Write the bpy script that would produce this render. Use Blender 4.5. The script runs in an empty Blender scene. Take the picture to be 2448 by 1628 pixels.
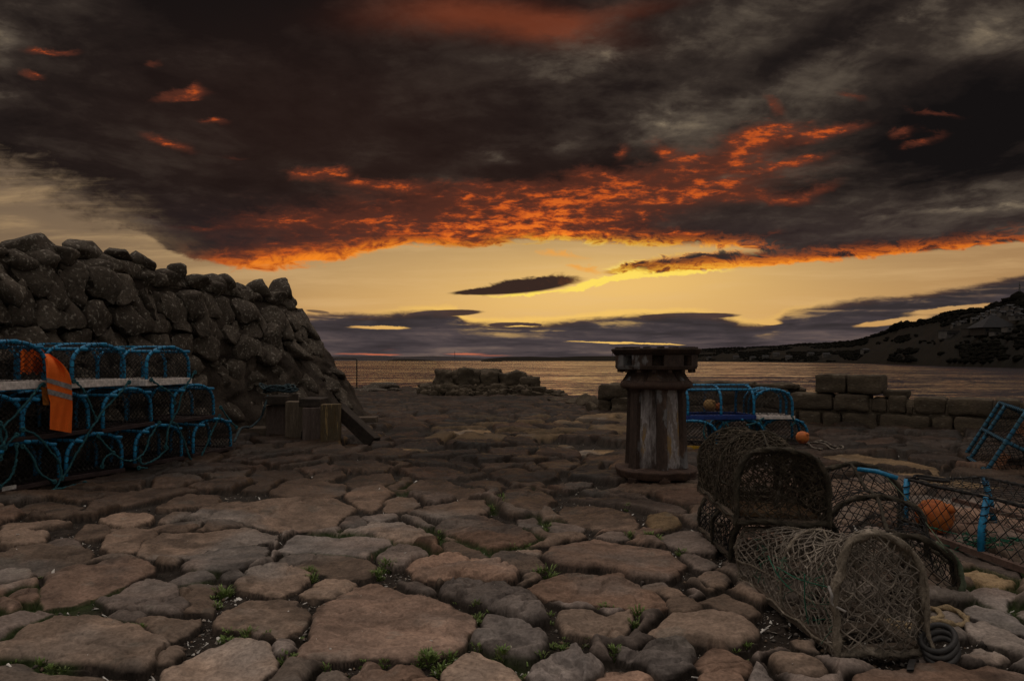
import bpy, math, random
import numpy as np
from mathutils import Vector, Matrix, noise as mnoise
R = math.radians
random.seed(11)
RNG = np.random.default_rng(5)
SC = bpy.context.scene
COL = SC.collection
F = 1632.0; CX = 1224.0; HY = 862.0; CAMH = 1.0      # photograph's focal length (px), centre column, horizon row, eye height

def lin(r, g, b):
    f = lambda c: (c/255/12.92) if c/255 <= .04045 else ((c/255+.055)/1.055)**2.4
    return (f(r), f(g), f(b))

def at(px, d, z=0.0):
    return np.array([(px-CX)/F*d, d, z])
def ground(px, py, z=0.0):
    d = (CAMH-z)*F/(py-HY)
    return np.array([(px-CX)/F*d, d, z])
def zat(py, d):
    return CAMH-(py-HY)/F*d

# ------------------------------------------------------------------ mesh builder
class MB:
    def __init__(s):
        s.v = []; s.f = []; s.m = []; s.n = 0
    def add(s, v, f, mat=0):
        v = np.asarray(v, float).reshape(-1, 3)
        s.v.append(v)
        k = s.n
        s.f.extend([tuple(int(i)+k for i in q) for q in f])
        s.m.extend([mat]*len(f)); s.n += len(v)
        return s
    def box(s, c, size, rot=None, mat=0, jit=0):
        c = np.asarray(c, float); h = np.asarray(size, float)/2
        p = np.array([[x, y, z] for x in (-1, 1) for y in (-1, 1) for z in (-1, 1)], float)*h
        if jit: p += RNG.uniform(-jit, jit, p.shape)
        if rot is not None: p = p @ np.array(rot.to_3x3() if hasattr(rot, 'to_3x3') else rot).T
        return s.add(p+c, [(0,1,3,2),(4,6,7,5),(0,4,5,1),(2,3,7,6),(0,2,6,4),(1,5,7,3)], mat)
    def tube(s, path, r, n=6, closed=False, mat=0, twist=None, caps=True):
        p = np.asarray(path, float); m = len(p)
        if closed: t = np.roll(p, -1, 0)-np.roll(p, 1, 0)
        else: t = np.gradient(p, axis=0)
        t /= np.maximum(np.linalg.norm(t, axis=1, keepdims=True), 1e-9)
        a = np.array([0, 0, 1.]) if abs(t[0][2]) < .9 else np.array([1., 0, 0])
        u = np.cross(t[0], a); u /= np.linalg.norm(u)
        us = [u]
        for i in range(1, m):
            u = us[-1]-t[i]*np.dot(us[-1], t[i]); u /= max(np.linalg.norm(u), 1e-9); us.append(u)
        us = np.array(us); w = np.cross(t, us)
        th = np.linspace(0, 2*np.pi, n, endpoint=False)
        rr = np.broadcast_to(np.asarray(r, float), (m,))
        if twist:
            L = np.concatenate([[0], np.cumsum(np.linalg.norm(np.diff(p, axis=0), axis=1))])
            rad = rr[:, None]*(1+.30*np.cos(3*th[None]-L[:, None]*twist))*(1+.16*np.sin(L[:, None]*37+np.sin(L[:, None]*13)*2))
        else: rad = np.repeat(rr[:, None], n, 1)
        V = p[:, None]+rad[..., None]*(np.cos(th)[None, :, None]*us[:, None]+np.sin(th)[None, :, None]*w[:, None])
        f = []
        for i in range(m if closed else m-1):
            j = (i+1) % m
            for k in range(n):
                l = (k+1) % n
                f.append((i*n+k, i*n+l, j*n+l, j*n+k))
        if caps and not closed:
            f.append(tuple(range(n-1, -1, -1))); f.append(tuple((m-1)*n+k for k in range(n)))
        return s.add(V, f, mat)
    def rope(s, path, r, mat=0, n=9, closed=False):
        p = resample(path, r*.75, closed)
        return s.tube(p, r*.92, n, closed, mat, twist=2*np.pi/(r*6))
    def sticks(s, A, B, r, mat=0, n=3):
        A = np.asarray(A, float).reshape(-1, 3); B = np.asarray(B, float).reshape(-1, 3)
        if not len(A): return s
        t = B-A; t /= np.maximum(np.linalg.norm(t, axis=1, keepdims=True), 1e-9)
        a = np.where(np.abs(t[:, 2:3]) < .9, np.array([[0, 0, 1.]]), np.array([[1., 0, 0]]))
        u = np.cross(t, a); u /= np.linalg.norm(u, axis=1, keepdims=True); w = np.cross(t, u)
        th = np.linspace(0, 2*np.pi, n, endpoint=False)
        ring = r*(np.cos(th)[None, :, None]*u[:, None]+np.sin(th)[None, :, None]*w[:, None])
        V = np.concatenate([A[:, None]+ring, B[:, None]+ring], 1)
        fs = []
        for i in range(len(A)):
            o = i*2*n
            for k in range(n):
                l = (k+1) % n
                fs.append((o+k, o+l, o+n+l, o+n+k))
        return s.add(V.reshape(-1, 3), fs, mat)
    def grid(s, P, mat=0, wrapu=False):
        P = np.asarray(P, float); a, b = P.shape[:2]; f = []
        for i in range(a if wrapu else a-1):
            i2 = (i+1) % a
            for j in range(b-1):
                f.append((i*b+j, i2*b+j, i2*b+j+1, i*b+j+1))
        return s.add(P.reshape(-1, 3), f, mat)
    def build(s, name, mats, parent=None, smooth=True, bevel=0, loc=None):
        me = bpy.data.meshes.new(name)
        V = np.concatenate(s.v)
        me.from_pydata(V.tolist(), [], s.f)
        if not isinstance(mats, (list, tuple)): mats = [mats]
        for m in mats: me.materials.append(m)
        me.polygons.foreach_set('material_index', s.m)
        me.polygons.foreach_set('use_smooth', [bool(smooth)]*len(s.f))
        me.update()
        o = bpy.data.objects.new(name, me); COL.objects.link(o)
        if parent: o.parent = parent
        if loc is not None: o.location = loc
        if bevel:
            b = o.modifiers.new('bevel', 'BEVEL'); b.width = bevel; b.segments = 2; b.limit_method = 'ANGLE'
        return o

def resample(path, step, closed=False):
    p = np.asarray(path, float)
    if closed: p = np.vstack([p, p[:1]])
    L = np.concatenate([[0], np.cumsum(np.linalg.norm(np.diff(p, axis=0), axis=1))])
    n = max(int(L[-1]/step), 3)
    q = np.linspace(0, L[-1], n+1)
    if closed: q = q[:-1]
    return np.stack([np.interp(q, L, p[:, i]) for i in range(3)], 1)

def spline(pts, n=8, closed=False):
    p = np.asarray(pts, float); m = len(p); out = []
    for i in range(m if closed else m-1):
        g = lambda k: p[k % m] if closed else p[min(max(k, 0), m-1)]
        a, b, c, d = g(i-1), g(i), g(i+1), g(i+2)
        for t in np.linspace(0, 1, n, endpoint=False):
            out.append(.5*((2*b)+(-a+c)*t+(2*a-5*b+4*c-d)*t*t+(-a+3*b-3*c+d)*t**3))
    if not closed: out.append(p[-1])
    return np.array(out)

def tag(o, label=None, cat=None, group=None, kind=None):
    if label: o['label'] = label
    if cat: o['category'] = cat
    if group: o['group'] = group
    if kind: o['kind'] = kind
    return o
def thing(name, label, cat, group=None, M=None, loc=None):
    o = bpy.data.objects.new(name, None); COL.objects.link(o); o.empty_display_size = .1
    if M is not None: o.matrix_world = M
    if loc is not None: o.location = loc
    return tag(o, label, cat, group)
def dup(root, M=None, label=None, group=None):
    r = root.copy(); COL.objects.link(r)
    if M is not None: r.matrix_world = M
    if label: r['label'] = label
    if group: r['group'] = group
    for ch in list(root.children):
        c = ch.copy(); COL.objects.link(c); c.parent = r
        for g in list(ch.children):
            d = g.copy(); COL.objects.link(d); d.parent = c
    return r
def frame_matrix(o, x, y, z):
    return Matrix(((x[0], y[0], z[0], o[0]), (x[1], y[1], z[1], o[1]), (x[2], y[2], z[2], o[2]), (0, 0, 0, 1)))

# ------------------------------------------------------------------ numpy noise
def _h(ix, iy, s):
    n = (ix.astype(np.int64)*374761393+iy.astype(np.int64)*668265263+s*2147483647) & 0xffffffff
    n = ((n ^ (n >> 13))*1274126177) & 0xffffffff
    return ((n ^ (n >> 16)) & 0xffff)/65535.0
def vnoise(x, y, s=0):
    ix = np.floor(x); iy = np.floor(y); fx = x-ix; fy = y-iy
    fx = fx*fx*fx*(fx*(fx*6-15)+10); fy = fy*fy*fy*(fy*(fy*6-15)+10)
    a = _h(ix, iy, s); b = _h(ix+1, iy, s); c = _h(ix, iy+1, s); d = _h(ix+1, iy+1, s)
    return (a*(1-fx)+b*fx)*(1-fy)+(c*(1-fx)+d*fx)*fy
def fbm(x, y, o=4, s=0):
    t = 0; a = .5; n = 0
    for i in range(o):
        t = t+a*vnoise(x, y, s+i*17); n += a; a *= .5; x = x*2.03+7.1; y = y*2.03+3.7
    return t/n-.5
def sstep(a, b, x):
    t = np.clip((np.asarray(x, float)-a)/(b-a), 0, 1); return t*t*(3-2*t)

# ------------------------------------------------------------------ materials
def new_mat(name):
    m = bpy.data.materials.new(name); m.use_nodes = True
    nt = m.node_tree; b = nt.nodes['Principled BSDF']
    return m, nt, b
def nd(nt, t, **kw):
    n = nt.nodes.new(t)
    for k, v in kw.items():
        if k.startswith('i_'): n.inputs[k[2:].replace('_', ' ')].default_value = v
        else: setattr(n, k, v)
    return n
def surf(name, c1, c2=None, c3=None, scale=6, rough=.8, bump=.3, bscale=40, detail=6, stretch=(1,1,1), metal=0, spec=.3, bdist=.01, lo=.35, hi=.65, patch=None):
    """procedural surface: two or three colours mixed by noise, roughness and relief from finer noise"""
    m, nt, b = new_mat(name); L = nt.links.new
    tc = nd(nt, 'ShaderNodeTexCoord'); mp = nd(nt, 'ShaderNodeMapping'); mp.inputs['Scale'].default_value = stretch
    L(tc.outputs['Object'], mp.inputs['Vector'])
    n1 = nd(nt, 'ShaderNodeTexNoise', i_Scale=scale, i_Detail=detail, i_Roughness=.62); L(mp.outputs[0], n1.inputs['Vector'])
    cr = nd(nt, 'ShaderNodeValToRGB'); e = cr.color_ramp.elements
    c2 = c2 or c1
    e[0].position = lo; e[0].color = (*c1, 1); e[1].position = hi; e[1].color = (*c2, 1)
    if c3: q = cr.color_ramp.elements.new((lo+hi)/2+.08); q.color = (*c3, 1)
    L(n1.outputs['Fac'], cr.inputs['Fac'])
    n2 = nd(nt, 'ShaderNodeTexNoise', i_Scale=bscale, i_Detail=5, i_Roughness=.6); L(mp.outputs[0], n2.inputs['Vector'])
    hv = nd(nt, 'ShaderNodeHueSaturation'); mr = nd(nt, 'ShaderNodeMapRange'); 
    mr.inputs['From Min'].default_value = .3; mr.inputs['From Max'].default_value = .7; mr.inputs['To Min'].default_value = .65; mr.inputs['To Max'].default_value = 1.35
    L(n2.outputs['Fac'], mr.inputs['Value']); L(mr.outputs[0], hv.inputs['Value']); L(cr.outputs[0], hv.inputs['Color'])
    col = hv.outputs[0]
    if patch:      # (colour, scale, threshold, width)
        n3 = nd(nt, 'ShaderNodeTexNoise', i_Scale=patch[1], i_Detail=7, i_Roughness=.65); L(mp.outputs[0], n3.inputs['Vector'])
        r3 = nd(nt, 'ShaderNodeMapRange'); r3.inputs['From Min'].default_value = patch[2]; r3.inputs['From Max'].default_value = patch[2]+patch[3]
        L(n3.outputs['Fac'], r3.inputs['Value'])
        mx = nd(nt, 'ShaderNodeMix', data_type='RGBA'); L(r3.outputs[0], mx.inputs[0]); L(col, mx.inputs[6]); mx.inputs[7].default_value = (*patch[0], 1)
        col = mx.outputs[2]
    L(col, b.inputs['Base Color'])
    b.inputs['Roughness'].default_value = rough; b.inputs['Metallic'].default_value = metal; b.inputs['Specular IOR Level'].default_value = spec
    if bump:
        bp = nd(nt, 'ShaderNodeBump', i_Strength=bump, i_Distance=bdist); L(n2.outputs['Fac'], bp.inputs['Height']); L(bp.outputs[0], b.inputs['Normal'])
    return m
# ------------------------------------------------------------------ camera, sky, sun
cam = bpy.data.cameras.new('camera'); co = bpy.data.objects.new('camera', cam); COL.objects.link(co)
co.location = (0, 0, CAMH); co.rotation_euler = (R(90), 0, 0)
cam.lens = 24; cam.sensor_width = 36; cam.shift_y = (HY-814)/2448; cam.clip_end = 30000; cam.clip_start = .05
SC.camera = co
SC.view_settings.view_transform = 'Standard'; SC.view_settings.look = 'None'
SC.view_settings.exposure = 0; SC.view_settings.gamma = 1

W = bpy.data.worlds.new('World'); SC.world = W; W.use_nodes = True
wt = W.node_tree; wt.nodes.clear(); wl = wt.links.new
class E:
    """a float socket with arithmetic"""
    def __init__(s, o): s.o = o
    def _b(s, op, q, swap=False):
        n = wt.nodes.new('ShaderNodeMath'); n.operation = op
        a, b = (q, s) if swap else (s, q)
        for i, x in enumerate((a, b)):
            if isinstance(x, E): wl(x.o, n.inputs[i])
            elif x is not None: n.inputs[i].default_value = float(x)
        return E(n.outputs[0])
    def __add__(s, q): return s._b('ADD', q)
    __radd__ = __add__
    def __sub__(s, q): return s._b('SUBTRACT', q)
    def __rsub__(s, q): return s._b('SUBTRACT', q, True)
    def __mul__(s, q): return s._b('MULTIPLY', q)
    __rmul__ = __mul__
    def __truediv__(s, q): return s._b('DIVIDE', q)
    def max(s, q): return s._b('MAXIMUM', q)
    def min(s, q): return s._b('MINIMUM', q)
    def exp(s): n = s._b('EXPONENT', None); return n
    def pow(s, q): return s._b('POWER', q)
def ss(x, a, b):
    n = wt.nodes.new('ShaderNodeMapRange'); n.interpolation_type = 'SMOOTHSTEP'
    wl(x.o, n.inputs['Value'])
    lo, hi, t0, t1 = (a, b, 0, 1) if a < b else (b, a, 1, 0)
    n.inputs['From Min'].default_value = lo; n.inputs['From Max'].default_value = hi
    n.inputs['To Min'].default_value = t0; n.inputs['To Max'].default_value = t1
    return E(n.outputs[0])
def vec(x, y, z=None):
    n = wt.nodes.new('ShaderNodeCombineXYZ')
    for i, q in enumerate((x, y, z)):
        if isinstance(q, E): wl(q.o, n.inputs[i])
        elif q is not None: n.inputs[i].default_value = q
    return n.outputs[0]
def noise(x, y, z=0.0, detail=5, rough=.6, dist=0):
    n = wt.nodes.new('ShaderNodeTexNoise'); n.inputs['Scale'].default_value = 1
    n.inputs['Detail'].default_value = detail; n.inputs['Roughness'].default_value = rough; n.inputs['Distortion'].default_value = dist
    wl(vec(x, y, z), n.inputs['Vector']); return E(n.outputs['Fac'])
def curve(x, pts, x0=-600., x1=3200., y0=0., y1=1000.):
    n = wt.nodes.new('ShaderNodeFloatCurve'); c = n.mapping.curves[0]
    P = [((a-x0)/(x1-x0), (b-y0)/(y1-y0)) for a, b in pts]
    c.points[0].location = P[0]; c.points[1].location = P[-1]
    for q in P[1:-1]: c.points.new(*q)
    n.mapping.update()
    wl(((x-x0)/(x1-x0)).o, n.inputs['Value'])
    return E(n.outputs[0])*(y1-y0)+y0
def blob(cx, cy, sx, sy, amp=1., rot=0., x=None, y=None):
    c, s = math.cos(R(rot)), math.sin(R(rot)); x = x or QX; y = y or QY
    # u=(c*dx+s*dy)/sx ; v=(-s*dx+c*dy)/sy
    u = (x*c+y*s-(cx*c+cy*s))/sx; v = (y*c-x*s-(cy*c-cx*s))/sy
    return ((u*u+v*v)*-1.).exp()*amp
def blobs(L, **k):
    t = None
    for q in L:
        b = blob(*q, **k); t = b if t is None else t+b
    return t
def mixc(f, a, b, mode='MIX'):
    n = wt.nodes.new('ShaderNodeMix'); n.data_type = 'RGBA'; n.blend_type = mode
    if isinstance(f, E): wl(f.o, n.inputs[0])
    else: n.inputs[0].default_value = f
    for i, q in ((6, a), (7, b)):
        if isinstance(q, tuple): n.inputs[i].default_value = (*q, 1)
        else: wl(q, n.inputs[i])
    return n.outputs[2]
def ramp(f, stops):
    n = wt.nodes.new('ShaderNodeValToRGB'); e = n.color_ramp.elements
    e[0].position, e[0].color = stops[0][0], (*stops[0][1], 1); e[1].position, e[1].color = stops[-1][0], (*stops[-1][1], 1)
    for p, c in stops[1:-1]: q = e.new(p); q.color = (*c, 1)
    wl(f.o, n.inputs[0]); return n.outputs[0]

tc = wt.nodes.new('ShaderNodeTexCoord'); sp = wt.nodes.new('ShaderNodeSeparateXYZ'); wl(tc.outputs['Generated'], sp.inputs[0])
dx, dy, dz = (E(sp.outputs[i]) for i in range(3))
fy = dy.max(.2)
PX = dx/fy*F+CX            # azimuth and elevation of the sky ahead, as tangents (scaled to handy numbers)
PY = dz/fy*-F+HY
# cloud-plane coordinates, so that cloud texture shrinks towards the horizon
el = ((HY-PY)/F).max(0.0)+.10
gx = (PX-CX)/F/el; gy = el.pow(-1.0)*1.0
n_w1 = noise(gx*1.6, gy*1.6, 3.1, 3, .55)
n_w2 = noise(gx*1.6, gy*1.6, 9.7, 3, .55)
n_big = noise(gx*1.3+n_w1*.8, gy*1.3+n_w2*.8, 0., 6, .6)             # broad cloud relief
n_med = noise(gx*3.4+n_w2*1.2, gy*3.4+n_w1*1.2, 5., 7, .62)
n_fin = noise(PX/55., PY/26., 2., 7, .66, .6)                        # small curdled relief
n_str = noise(PX/260., PY/22., 4., 6, .6, .3)                        # streaks low down
QX = PX+(n_med-.5)*90.+(n_fin-.5)*26.; QY = PY+(n_big-.5)*60.+(n_fin-.5)*34.
# clear evening sky
glow = blob(1430, 720, 520, 150, 1., 0, PX, PY)
clear = ramp((PY-380)/480., [(0., lin(112, 98, 82)), (.3, lin(150, 124, 92)), (.55, lin(182, 146, 100)), (.75, lin(198, 153, 96)), (.9, lin(206, 150, 80)), (1., lin(180, 120, 66))])
clear = mixc(ss(PX, 950, 100)*.78, clear, lin(110, 91, 73))
clear = mixc(ss(PX, 1700, 2500)*.5, clear, lin(158, 116, 74))
clear = mixc(blob(1440, 690, 300, 55, .7, -6, PX, PY), clear, lin(255, 206, 112))
clear = mixc(glow*.72, clear, lin(236, 190, 114))
cir = noise(PX/420.-PY/160., PY/38.+PX/900., 17., 6, .6, .3)
clear = mixc(ss(cir, .42, .75)*.30, clear, lin(228, 188, 132))
# main deck of cloud: its lower edge, its body, its lit flecks
edge = curve(PX, [(-600, 300), (-200, 380), (0, 432), (120, 474), (230, 525), (330, 560), (420, 610), (520, 640), (640, 646), (780, 632), (880, 612), (980, 592), (1120, 596), (1230, 584), (1330, 582), (1450, 590), (1600, 594), (1700, 594), (1800, 600), (1880, 626), (1940, 628), (2100, 617), (2250, 600), (2448, 572), (2700, 530), (3200, 440)])
low = (edge-PY)+(n_fin-.5)*46.+(n_str-.5)*34.
soft = ss(PX, 560, 120)                                 # ragged, thin edge at this end
deck = ss(low, -2., 14.)*(1.-soft)+ss(low+(n_fin-.5)*90.+(n_str-.5)*120.+(n_med-.5)*90., -30., 95.)*soft
ttop = curve(PX, [(-600, 700), (1380, 672), (1440, 651), (1480, 634), (1560, 618), (1660, 607), (1760, 600), (1850, 594), (2000, 580), (3200, 500)])
tbot = curve(PX, [(-600, 600), (1380, 640), (1440, 655), (1500, 660), (1600, 654), (1700, 646), (1800, 638), (1900, 630), (2000, 622), (3200, 500)])
lowt = (tbot-PY)+(n_fin-.5)*26.; tongue = ss(lowt, -3., 5.)*ss(PY-ttop+(n_fin-.5)*40.+(n_str-.5)*20., -8., 10.)
wedge = blob(1500, 598, 130, 7, .9, -2)+blob(1660, 586, 90, 7, .6, -6)
deck = deck*(1.-ss(wedge+(n_fin-.5)*.7, .45, 1.)*.8)
low = low*(1.-tongue)+lowt*tongue
deck = deck.max(tongue)
light = blobs([(1430, 130, 150, 50, .62, -20), (1585, 285, 95, 26, .95, 6), (1400, 225, 180, 50, .34, 20), (1700, 70, 330, 60, .50, -18), (2190, 45, 130, 34, .85, -25), (2400, 70, 150, 60, .75), (1780, 235, 230, 80, .36), (1500, 330, 260, 40, .28)])
light = light+blobs([(2370, 505, 130, 10, 1.25, -3), (2110, 522, 60, 8, .55, -6), (2300, 470, 160, 30, .35), (10, 232, 48, 20, 1.2), (70, 40, 120, 44, .85, -20), (10, 120, 40, 60, .5), (90, 432, 130, 20, .65, 16), (290, 505, 140, 22, .60, 18), (345, 536, 70, 9, .7), (470, 500, 90, 15, .35)])
light = light+blobs([(1172, 372, 62, 12, .8, 8), (1345, 358, 44, 12, .6, -15), (1740, 428, 22, 8, 1.0), (1265, 385, 70, 10, .4), (1100, 320, 320, 30, .14, 18), (1750, 590, 120, 9, .5, -4), (560, 560, 160, 10, .35, 6)])
dark = blobs([(560, 40, 300, 90, .6), (2330, 300, 230, 110, .75), (1900, 130, 200, 45, .55, -30), (1000, 330, 260, 60, .2), (60, 320, 200, 70, .3)])
n_wsp = noise(PX/150.+n_w1*1.5, PY/60.+n_w2*1.2, 13., 8, .62, .2)
lt = light.min(1.)*ss(n_wsp*.7+n_med*.3, .40, .72)
body = (n_big-.5)*1.35+(n_med-.5)*.8+(n_wsp-.5)*.32+(n_fin-.5)*.16+.235-dark*.5+light.min(.9)*.14+lt*.42+ss(PX, 1150, 1650)*.10-ss(PX, 1100, 500)*.05
deckc = ramp(body.max(0.), [(0., lin(20, 17, 17)), (.2, lin(33, 27, 25)), (.4, lin(52, 44, 39)), (.62, lin(82, 72, 62)), (.85, lin(118, 104, 86)), (1., lin(165, 148, 122))])
warm = blob(750, 300, 620, 260, .8)+blob(1300, 500, 500, 120, .6)
deckc = mixc(warm.min(1.)*.55, deckc, lin(50, 32, 26), 'MIX')
lilac = ss(PY, 430, 600)*.45
deckc = mixc(lilac, deckc, lin(58, 45, 45))
redg = blobs([(1200, 45, 200, 42, .95, 8), (1330, 62, 90, 34, .6), (1480, 30, 130, 22, .35, -12), (1020, 40, 180, 40, .35)])*(n_med*.8+.55)
deckc = mixc(redg.min(1.)*.62, deckc, lin(128, 62, 38))
# flecks lit from below
where = blobs([(1330, 520, 250, 85, .80, -8), (1130, 540, 290, 60, .74), (860, 545, 380, 75, .66), (640, 612, 210, 26, 1.1, -3), (1480, 450, 200, 45, .75, -8), (1830, 476, 110, 16, .95, 4), (1785, 345, 75, 40, 1.35, -35), (1850, 325, 90, 18, 1.1, -15), (1990, 316, 80, 13, 1.6, -14), (1720, 430, 300, 70, .62, -12)])
where = where+blobs([(1600, 365, 36, 18, 1.2, 25), (1650, 385, 40, 11, .8), (1480, 360, 28, 15, .9, -25), (1410, 410, 60, 18, 1.0, 5), (1840, 255, 34, 16, 1.0, 30), (1690, 460, 100, 13, 1.0, -10), (1900, 392, 70, 11, .9, -15), (1950, 455, 60, 14, .9, -20), (2150, 315, 32, 9, 1.15, -15), (2185, 335, 40, 9, .9, -8)])
where = where+blobs([(2230, 268, 70, 7, .8, 5), (2035, 235, 45, 12, .7, 8), (2240, 315, 34, 16, .55), (425, 230, 66, 15, 1.45, -6), (458, 212, 22, 16, 1.1, -40), (360, 152, 30, 9, .8), (132, 128, 56, 9, 1.25), (70, 184, 34, 10, 1.1, 10), (412, 345, 58, 12, 1.2, 14), (735, 420, 48, 15, 1.7), (812, 412, 26, 10, 1.5), (920, 440, 88, 13, 1.5, 4), (510, 290, 38, 10, .9), (570, 380, 30, 7, .45)])
where = where+blobs([(1560, 560, 150, 12, .7, 3), (1660, 552, 60, 7, .9), (1220, 440, 120, 14, .6), (1150, 470, 200, 22, .55), (1840, 560, 40, 5, .7, -12), (700, 520, 160, 18, .5), (500, 540, 60, 7, .4), (240, 545, 60, 6, .55)])
fleckn = noise(PX/46.+n_w1*.6, PY/15.+n_w2*.6, 7., 9, .64, .2)
curd = ss(fleckn+where.min(1.7)*.16, .53, .86)
under = ss(where+(n_med-.5)*.8+(n_fin-.5)*.6, .15, 1.1)*ss(low, 0., 10.)*.62
deckc = mixc(under.min(1.), deckc, lin(96, 50, 36))
fleck = curd*ss(where, .04, .85)*ss(low, 0., 10.)*ss(n_med*.45+n_wsp*.55+where.min(1.9)*.07, .44, .60)
sunp = blob(1380, 620, 420, 120, 1.)
deckc = mixc(fleck.min(1.), deckc, ramp(fleck*(.62+.0)+sunp*.3*fleck, [(0., lin(74, 40, 30)), (.35, lin(128, 58, 34)), (.62, lin(190, 82, 32)), (.85, lin(240, 120, 38)), (1., lin(255, 176, 66))]))
# lit underside along the lower edge
rimx = ss(PX, 380, 620)*ss(PX, 2900, 2300)
rim = ss((low+(n_fin-.5)*70.)*(1.-blob(700, 620, 280, 60, .4)), 44., 2.)*rimx*ss(n_fin+(n_str-.5)*.6+blob(700, 625, 280, 60, .24)+.03, .32, .60)*(1.-ss(PX, 900, 1150)*ss(PX, 1350, 1150)*.3)
deckc = mixc(rim.min(1.)*.92, deckc, ramp(rim*.55+sunp*.5, [(0., lin(120, 60, 36)), (.35, lin(214, 100, 30)), (.6, lin(250, 138, 34)), (.85, lin(255, 190, 60)), (1., lin(255, 220, 110))]))
sky = mixc(deck, clear, deckc)
# thin lit veil and the bright streak where the sun has gone
veil = blob(1340, 612, 100, 16, .8, 8)+blob(1400, 645, 70, 10, .9, 8)
sky = mixc(ss(veil+(n_fin-.5)*1.3, .45, 1.)*.75, sky, lin(240, 160, 62))
streak = blobs([(1475, 662, 60, 8, 1.3, -14), (1400, 684, 60, 7, 1.2, -18), (1560, 657, 120, 7, 1.1, -3), (1690, 649, 110, 3.5, .5, -4), (1300, 698, 80, 5, 1.0, -8), (1200, 706, 80, 4, .7, -3)], x=PX, y=QY+(n_big-.5)*-60.)
sky = mixc(ss(streak+(n_fin-.5)*.5, .25, 1.)*.95, sky, lin(255, 222, 96))
# the lens-shaped cloud
lens = blob(1262, 682, 128, 19, 1.25, -6, PX, PY+(n_fin-.5)*14.)+blob(1150, 697, 85, 6, .8, -3, PX, PY)
lensm = ss(lens+(n_fin-.5)*.75+(n_str-.5)*.4, .36, .72)
sky = mixc(lensm, sky, mixc(ss(n_fin+(PX-1330)/600., .5, .9), lin(56, 40, 34), lin(120, 66, 34)))
# low bank over the horizon
top = curve(PX, [(-600, 780), (400, 770), (780, 752), (900, 752), (1000, 745), (1085, 748), (1110, 768), (1180, 776), (1290, 774), (1380, 764), (1480, 757), (1580, 751), (1680, 752), (1740, 764), (1800, 776), (1850, 770), (1880, 752), (1950, 736), (2050, 721), (2150, 712), (2250, 697), (2350, 680), (2448, 660), (2700, 610), (3200, 540)])
bk = (PY-top)+(n_fin-.5)*20.+(n_str-.5)*22.
bank = ss(bk, -9., 6.)*(1.-ss(n_str+(n_wsp-.5)*.6, .52, .74)*ss(bk, 46., 4.)*.65)
bank = bank.max(ss(blob(1060, 749, 105, 9, 1.1, -2, PX, PY)+(n_fin-.5)*.3, .4, .6)).max(ss(blob(1640, 756, 140, 9, 1.1, -1, PX, PY)+(n_fin-.5)*.3, .4, .6)).max(ss(blob(1230, 778, 80, 9, 1.1, 0, PX, PY)+(n_fin-.5)*.5, .4, .6)).max(ss(blob(760, 745, 34, 4, 1., 6, PX, PY), .4, .6)*.8)
holes = blobs([(905, 783, 85, 5, 1.1, 1), (1245, 780, 60, 2.5, .8), (2135, 769, 100, 8, 1.25, -7), (2300, 737, 140, 8, 1.25, -5), (1822, 766, 60, 9, .9, 4), (1838, 773, 24, 4, .7), (1480, 820, 62, 2.6, 1.15, 1), (1590, 823, 60, 2.0, 1.0, 1), (1380, 817, 60, 1.6, .6)], x=PX, y=PY+(n_fin-.5)*9.)
bank = bank*(1.-ss(holes+(n_fin-.5)*.35, .4, .75))
bankc = ramp((n_str-.5)*2.2+(n_wsp-.5)*1.2+(PY-735)/260.+.16, [(0., lin(52, 46, 47)), (.35, lin(66, 58, 60)), (.65, lin(82, 71, 71)), (1., lin(112, 94, 86))])
bankc = mixc(ss(bk, 16., 0.)*.35, bankc, lin(96, 66, 50))
pink = blobs([(905, 847, 60, 2.6, 1., 1), (1110, 846, 50, 2.6, 1.), (930, 836, 50, 6, .35), (1180, 850, 60, 2.5, .6), (820, 846, 40, 3, .5)], x=PX, y=PY+(n_fin-.5)*6.)
bankc = mixc(ss(pink, .25, .95)*.8, bankc, lin(206, 110, 74))
sky = mixc(bank, sky, bankc)
rimb = ss(bk, -20., -6.)*(1.-bank)*ss(PX, 800, 1100)*ss(PX, 2100, 1500)
sky = mixc(rimb*.55, sky, lin(255, 205, 96))
sky = mixc(ss(PY, 856, 866)*.4, sky, lin(70, 55, 56))
# overhead and behind: unseen dusk sky and cloud, bright lobe added overhead to light the ground
ns = wt.nodes.new('ShaderNodeTexSky'); ns.sky_type = 'NISHITA'; ns.sun_disc = False
ns.sun_elevation = R(4); ns.sun_rotation = R(9); ns.altitude = 0; ns.air_density = 1.0; ns.dust_density = 2.0; ns.ozone_density = 1.0
cb = noise(dx*2.2, dy*2.2, dz*2.2, 6, .6, .4)
veilc = mixc(ss(cb, .40, .66), lin(152, 141, 132), lin(206, 194, 182))
REAR = .52; NISH = .10
bgn = wt.nodes.new('ShaderNodeBackground'); wl(ns.outputs[0], bgn.inputs['Color']); bgn.inputs['Strength'].default_value = NISH
bgc = wt.nodes.new('ShaderNodeBackground'); wl(veilc, bgc.inputs['Color']); wl(((ss(dy*.34+dz*.94-dx*.10, .45, .99)*5.0+1.2)*REAR).o, bgc.inputs['Strength'])
mr = wt.nodes.new('ShaderNodeMixShader'); mr.inputs[0].default_value = .72
wl(bgn.outputs[0], mr.inputs[1]); wl(bgc.outputs[0], mr.inputs[2])
bgf = wt.nodes.new('ShaderNodeBackground'); wl(sky, bgf.inputs['Color']); bgf.inputs['Strength'].default_value = 1.0
mf = wt.nodes.new('ShaderNodeMixShader'); wl((ss(dy, .10, .58)*(1.-ss(dz, .54, .78))).o, mf.inputs[0]); wl(mr.outputs[0], mf.inputs[1]); wl(bgf.outputs[0], mf.inputs[2])
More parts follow.
